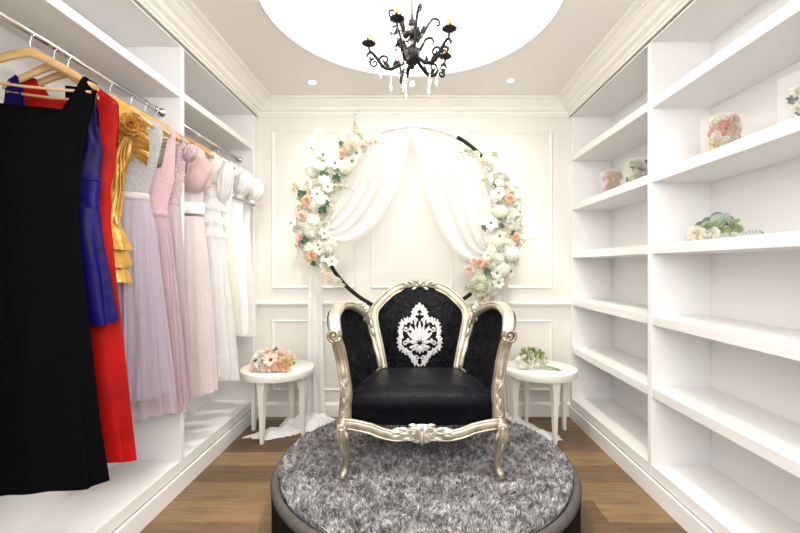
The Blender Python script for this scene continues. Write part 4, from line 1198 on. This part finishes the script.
b = MB(); b.sweep([(.05, -.015, .032), (.075, -.02, .028), (.10, -.03, .024)], [(.016, .02), (.018, .022), (.015, .018)], 12); b.build('ribbon_wrap', M_rib, bq)

e = thing('eucalyptus_posy', 'posy of round grey-green eucalyptus leaves and white bud on the right shelves', 'bouquet', (1.44, 1.985, 1.368))
def roundleaf():
    b = MB(); rows = []
    for i in range(6):
        q = i/5; rows.append([(q*math.cos(a), .95 + q*math.sin(a)*.95, .12*q*q*math.sin(2*a) - .1*(q*math.sin(a))**2) for a in np.linspace(0, 2*PI, 18, endpoint=False)])
    b.grid(rows, True); b.sweep([(0, -.2, 0), (0, .9, .01)], .03, 5); return b
RLm = [mesh_of(roundleaf(), M_sage, 'round leaf'), mesh_of(roundleaf(), M_sageL, 'round leaf')]
for x, y, z, dx, dz, s_, mi in ((.045, .03, .085, .75, .65, .032, 0), (.035, .0, .085, -.15, 1, .026, 1), (.005, -.01, .065, -.35, 1, .034, 1), (.02, .03, .085, .0, 1, .030, 0), (-.03, .0, .055, -.8, .5, .028, 1), (-.015, .03, .075, -.6, .8, .024, 0), (-.075, .01, .04, -1, .35, .024, 0), (.05, -.01, .07, .5, .8, .022, 1), (-.05, .03, .06, -.7, .7, .022, 0)):
    d_ = Vector((dx, .1, dz)).normalized(); f = Vector((-.5 + dx*.5, -1, .3)); f = (f - d_*f.dot(d_)).normalized(); x_ = d_.cross(f)
    inst('eucalyptus_leaf', RLm[mi], e, (x + .03, y, z + .006), Matrix((x_, d_, f)).transposed().to_4x4(), s_)
for k in range(22):
    t = k/21; pointing('leaf_sprig', e, (-.07 + .15*t, -.03 + .03*random.random(), .03 + .03*random.random()), (random.uniform(-.9, .9), -.5, random.uniform(.1, 1)), random.uniform(.035, .05))
flower('cream_rose', e, (-.095, -.03, .035), (-.4, -1, .3), .042); flower('white_rose', e, (-.03, -.05, .04), (-.1, -1, .3), .03); flower('white_rose', e, (.05, -.05, .035), (.1, -1, .2), .03)

# clear boxes with flowers, on the second shelf from the top
def flower_box(label, flabel, X, Y, w, dp, hh, rot, kinds, n, seed, fs, whole=1.0):
    Z = RS[1]
    r = thing('acrylic_box', label, 'box', (X, Y, Z), rot, 'clear boxes on the shelves')
    b = MB(); t = .003
    b.box((-w/2, -dp/2, 0), (w/2, dp/2, t)); b.box((-w/2, -dp/2, t), (w/2, -dp/2 + t, hh)); b.box((-w/2, dp/2 - t, t), (w/2, dp/2, hh)); b.box((-w/2, -dp/2 + t, t), (-w/2 + t, dp/2 - t, hh)); b.box((w/2 - t, -dp/2 + t, t), (w/2, dp/2 - t, hh))
    b.build('case', M_clear, r, False)
    b = MB(); b.box((-w/2 - .001, -dp/2 - .001, hh + .0005), (w/2 + .001, dp/2 + .001, hh + .004)); b.build('lid', M_clear, r, False)
    random.seed(seed)
    g = thing('boxed_flowers', flabel, 'flowers', (X, Y, Z + .0035), rot)
    cols = max(2, int(w/(fs*1.5)))
    for k in range(n):
        x = random.uniform(-1, 1)*(w/2 - fs*.4); z = fs*.5 + (hh*whole - fs*1.1)*((k*7 % n + .5)/n)
        y = random.choice((-1, -1, 0, 1))*(dp/2 - fs*.95)
        flower(random.choice(kinds), g, (x, y, z), (random.uniform(-.5, .5) + x*4, -1 if y <= 0 else .4, random.uniform(-.2, .5)), fs*random.uniform(.8, 1.05))
    return r
mixed = ['pink_rose', 'peach_rose', 'yellow_rose', 'cream_rose', 'blush_rose', 'white_rose', 'green_dahlia', 'cream_rose']
flower_box('clear box of pink, peach and yellow flowers on the near shelving bay', 'bright pink, peach and yellow flowers inside the nearer clear box', 1.455, 1.94, .140, .10, .195, .10, mixed, 90, 3, .026)
flower_box('clear box of white and green flowers at the right edge of view', 'white and green leafy flowers in the box at right edge', 1.53, 1.60, .15, .10, .235, .05, ['white_rose', 'leaf_cluster', 'green_dahlia', 'white_dahlia', 'sage_cluster'], 44, 4, .028, .75)
flower_box('small clear box of pale peach flowers, farthest along the shelf', 'pale peach and cream flowers inside the farthest clear box', 1.455, 3.02, .13, .10, .19, .1, ['blush_rose', 'peach_rose', 'cream_rose', 'cream_dahlia', 'blush_rose'], 60, 5, .026)
flower_box('clear box of white and green flowers beside the shelving upright', 'white and green flowers in the box beside the upright', 1.465, 2.70, .13, .10, .195, .1, ['white_rose', 'green_dahlia', 'leaf_cluster', 'white_dahlia', 'sage_cluster'], 54, 6, .026)
# tiara
r = thing('crystal_tiara', 'small sparkling crystal tiara beside the eucalyptus posy', 'tiara', (1.50, 1.84, RS[2]))
r.scale = (.8, .8, .62)
b = MB(); pts = [(.065*math.cos(a), -.05*math.sin(a), .004) for a in np.linspace(.15, PI - .15, 24)]; b.sweep(pts, .0025, 6)
for k in range(2, 22, 2):
    p = Vector(pts[k]); h_ = .025 + .035*math.sin(PI*k/23)
    b.sweep([p, p + Vector((.006, 0, h_*.6)), p + Vector((0, 0, h_))], .0014, 5); b.sweep([p, p + Vector((-.006, 0, h_*.6)), p + Vector((0, 0, h_))], .0014, 5)
b.build('band', M_crys, r)
b = MB()
for k in range(2, 22, 2):
    p = Vector(pts[k]); h_ = .025 + .035*math.sin(PI*k/23); b.sphere(p + Vector((0, 0, h_)), .0055, 7, 5); b.sphere(p + Vector((0, -.003, h_*.45)), .004, 6, 4)
b.build('stones', M_crys, r)

# ------------------------------------------------------------------ chandelier
CC = (-.010, 2.22)
cz = thing('chandelier', 'black wrought iron chandelier with candle bulbs and crystal drops', 'chandelier', (*CC, RD))
def zc(z): return z - RD
b = MB(); b.lathe([(.001, zc(2.798)), (.06, zc(2.796)), (.055, zc(2.78)), (.02, zc(2.76)), (.008, zc(2.75))], 24, cap=False); b.build('ceiling_rose', M_black, cz)
b = MB(); b.lathe([(.001, zc(2.312)), (.008, zc(2.314)), (.014, zc(2.322)), (.010, zc(2.332)), (.024, zc(2.338)), (.030, zc(2.350)), (.040, zc(2.356)), (.042, zc(2.385)), (.043, zc(2.41)), (.034, zc(2.418)), (.016, zc(2.424))], 20, cap=False)
b.lathe([(.026, zc(2.462)), (.044, zc(2.472)), (.062, zc(2.490)), (.050, zc(2.494)), (.016, zc(2.50)), (.012, zc(2.51))], 20)
b.lathe([(.012, zc(2.54)), (.024, zc(2.556)), (.020, zc(2.575)), (.010, zc(2.582))], 16)
b.lathe([(.006, zc(2.42)), (.006, zc(2.76))], 10); b.build('column', M_black, cz)
b = MB(); b.lathe([(.020, zc(2.424)), (.034, zc(2.434)), (.030, zc(2.45)), (.024, zc(2.462))], 16); b.lathe([(.014, zc(2.508)), (.032, zc(2.522)), (.018, zc(2.54))], 16); b.lathe([(.014, zc(2.585)), (.030, zc(2.61)), (.016, zc(2.64)), (.028, zc(2.66)), (.012, zc(2.69))], 16); b.build('glass_baluster', M_crys, cz)
def pend(b, p, L, w, beads):
    p = Vector(p); z = p.z
    for k in range(beads): b.sphere((p.x, p.y, z - .007), (.0065, .0065, .0065), 6, 4); z -= .015
    b.lathe([(.001, z), (.004, z - .004), (w*.55, z - L*.42), (w, z - L*.70), (w*.6, z - L*.92), (.001, z - L)], 6, Matrix.Translation((p.x, p.y, 0)), cap=False)
for k in range(5):
    a = math.radians(180 + 72*k); u = Vector((math.cos(a), math.sin(a), 0))
    w_ = Vector((-u.y, u.x, 0))
    P3 = lambda rr, z, t=0: u*rr + w_*t + Vector((0, 0, zc(z)))
    b = MB()
    b.tube([P3(.03, 2.375), P3(.06, 2.345), P3(.11, 2.315), P3(.155, 2.325), P3(.185, 2.365), P3(.215, 2.40), P3(.23, 2.402), P3(.243, 2.385), P3(.232, 2.370), P3(.220, 2.380)], [.010, .010, .0105, .010, .0095, .009, .008, .007, .006, .005], 8)
    b.tube([P3(.215, 2.40), P3(.23, 2.415), P3(.234, 2.435)], .0065, 8)
    scroll(b, P3(.15, 2.362), .032, 1.35, .0075, 1, -PI/2, (tuple(u), (0, 0, 1)))
    scroll(b, P3(.205, 2.345), .025, 1.3, .0065, -1, PI/2, (tuple(u), (0, 0, 1)))
    # leaf on the arm
    leafblob(b, P3(.12, 2.325), u + Vector((0, 0, .8)), .055, .013, .004, nrm=tuple(w_)); leafblob(b, P3(.06, 2.345), u*1 + Vector((0, 0, -1)), .045, .012, .004, nrm=tuple(w_)); leafblob(b, P3(.10, 2.318), u*-.3 + Vector((0, 0, 1)), .05, .013, .004, nrm=tuple(w_))
    # upper scroll between the arms
    arm = b.build('arm', M_black, cz)
    b = MB(); u2 = Vector((math.cos(a + .63), math.sin(a + .63), 0)); Q = lambda rr, z: u2*rr + Vector((0, 0, zc(z)))
    b.tube([Q(.03, 2.48), Q(.06, 2.505), Q(.085, 2.55), Q(.115, 2.585), Q(.145, 2.575), Q(.145, 2.55), Q(.13, 2.55)], [.008, .008, .0075, .007, .0065, .006, .005], 8)
    b.tube([Q(.03, 2.395), Q(.055, 2.44), Q(.075, 2.475), Q(.105, 2.48), Q(.115, 2.455), Q(.10, 2.445)], [.008, .008, .0075, .007, .006, .005], 8)
    leafblob(b, Q(.05, 2.50), u2*.3 + Vector((0, 0, 1)), .06, .014, .004, nrm=(-u2.y, u2.x, 0))
    b.build('scroll', M_black, cz)
    b = MB(); M = Matrix.Translation(P3(.234, 0)) 
    b.lathe([(.004, 2.432), (.014, 2.436), (.034, 2.448), (.037, 2.452), (.030, 2.453), (.012, 2.448), (.012, 2.462)], 16, M, cap=False)
    for q in range(12):
        a2 = 2*PI*q/12; leafblob(b, M @ Vector((.028*math.cos(a2), .028*math.sin(a2), 2.447)), (math.cos(a2), math.sin(a2), .35), .020, .0065, .0025, 4, nrm=(0, 0, 1))
    pan = b.build('drip_pan', M_black, arm)
    b = MB(); b.lathe([(.0145, 2.455), (.0145, 2.51), (.012, 2.514), (.002, 2.514)], 14, M); b.build('candle', M_candle, arm)
    b = MB(); b.lathe([(.008, 2.513), (.014, 2.523), (.018, 2.537), (.015, 2.555), (.006, 2.572), (.001, 2.584)], 14, M); b.build('bulb', M_bulb, arm)
    b = MB(); pend(b, P3(.234, 2.432), .055, .013, 2); b.build('crystal_drop', M_crys, arm)
    b = MB(); pend(b, P3(.115, 2.305), .055, .013, 4); b.build('crystal_drop', M_crys, arm)
    b = MB(); pend(b, P3(.17, 2.325), .05, .011, 1); b.build('crystal_drop', M_crys, arm)
    b = MB(); pend(b, Q(.135, 2.545), .045, .010, 2); b.build('crystal_drop', M_crys, cz)
    b = MB()
    for q in range(13):
        t = q/12; p = P3(.234, 2.44)*(1 - t) + P3(.04, 2.47)*t + Vector((0, 0, -.05*math.sin(PI*t))); b.sphere(p, .0055, 6, 4)
    b.build('crystal_chain', M_crys, arm)
b = MB(); b.sweep([(0, 0, zc(2.312)), (0, 0, zc(2.25))], .0015, 5); b.sphere((0, 0, zc(2.235)), (.016, .016, .017), 10, 8); b.build('crystal_drop', M_crys, cz)

# ------------------------------------------------------------------ downlights
for nm, x, y in (('left of the chandelier', -.757, 3.06), ('right of the chandelier', .712, 3.03)):
    r = thing('recessed_downlight', 'small round recessed ceiling downlight ' + nm, 'light', (x, y, H), group='recessed downlights')
    b = MB(); b.lathe([(.026, -.0005), (.038, -.001), (.040, -.004), (.036, -.006), (.027, -.004)], 28, cap=False); b.build('trim_ring', M_trim, r)
    b = MB(); b.lathe([(.001, -.003), (.027, -.003)], 28, cap=False); b.build('lens', M_lens, r)

# ------------------------------------------------------------------ light
def lamp(kind, loc, energy, color=(1, .95, .88), **k):
    L = bpy.data.lights.new(kind.lower() + '_lamp', kind); L.energy = energy; L.color = color
    for a, v in k.items():
        if a != 'rot': setattr(L, a, v)
    o = bpy.data.objects.new(kind.lower() + '_lamp', L); COL.objects.link(o); o.location = loc; o.rotation_euler = k.get('rot', (0, 0, 0)); return o
for x, y, e_ in ((-.757, 3.06, 10), (.712, 3.03, 10), (-.75, 1.9, 24), (.75, 1.9, 20), (-.75, .6, 22), (.75, .6, 18)):
    lamp('SPOT', (x, y, H - .012), e_, spot_size=math.radians(118), spot_blend=.7, shadow_soft_size=.03)
lamp('SPOT', (.04, 1.72, H + .02), 150, (1, .97, .93), spot_size=math.radians(64), spot_blend=.7, shadow_soft_size=.05)
for k in range(5):
    a = math.radians(180 + 72*k); lamp('POINT', (CC[0] + .234*math.cos(a), CC[1] + .234*math.sin(a), 2.60), 2.5, (1, .93, .82), shadow_soft_size=.02)
for x, y in ((-.80, 3.02), (.76, 3.0)):
    lamp('SPOT', (x, y, H - .012), 52, (1, .92, .79), rot=(0, 0, 0), spot_size=math.radians(62), spot_blend=.5, shadow_soft_size=.03)
lamp('AREA', (0, -.35, 2.0), 44, (1, .98, .96), shape='RECTANGLE', size=2.0, size_y=1.0, rot=(math.radians(52), 0, 0))  # added fill light behind the camera, not a fixture of the room
for x, tx, tz in ((-.75, -.80, 1.68), (.70, .70, 1.60)):  # added unseen spots that brighten the two garlands from the front
    d_ = Vector((tx, 3.15, tz)) - Vector((x, 2.0, H - .012))
    lamp('SPOT', (x, 2.0, H - .012), 34, rot=d_.to_track_quat('-Z', 'Y').to_euler(), spot_size=math.radians(42), spot_blend=1, shadow_soft_size=.04)
w = bpy.data.worlds.new('world'); SC.world = w; w.use_nodes = True
w.node_tree.nodes['Background'].inputs[0].default_value = (.97, .98, 1, 1); w.node_tree.nodes['Background'].inputs[1].default_value = 1.1

# ------------------------------------------------------------------ camera
cam = bpy.data.cameras.new('camera'); co = bpy.data.objects.new('camera', cam); COL.objects.link(co)
co.location = (0, 0, CAMZ); co.rotation_euler = (PI/2, 0, 0)
cam.sensor_width = 36; cam.lens = 36*F/800; cam.shift_x = -14/800; cam.shift_y = -.5/800; cam.clip_start = .02
SC.camera = co
SC.view_settings.view_transform = 'Standard'; SC.view_settings.look = 'None'; SC.view_settings.exposure = .32; SC.view_settings.gamma = 1
SC.cycles.max_bounces = 10; SC.cycles.transparent_max_bounces = 16
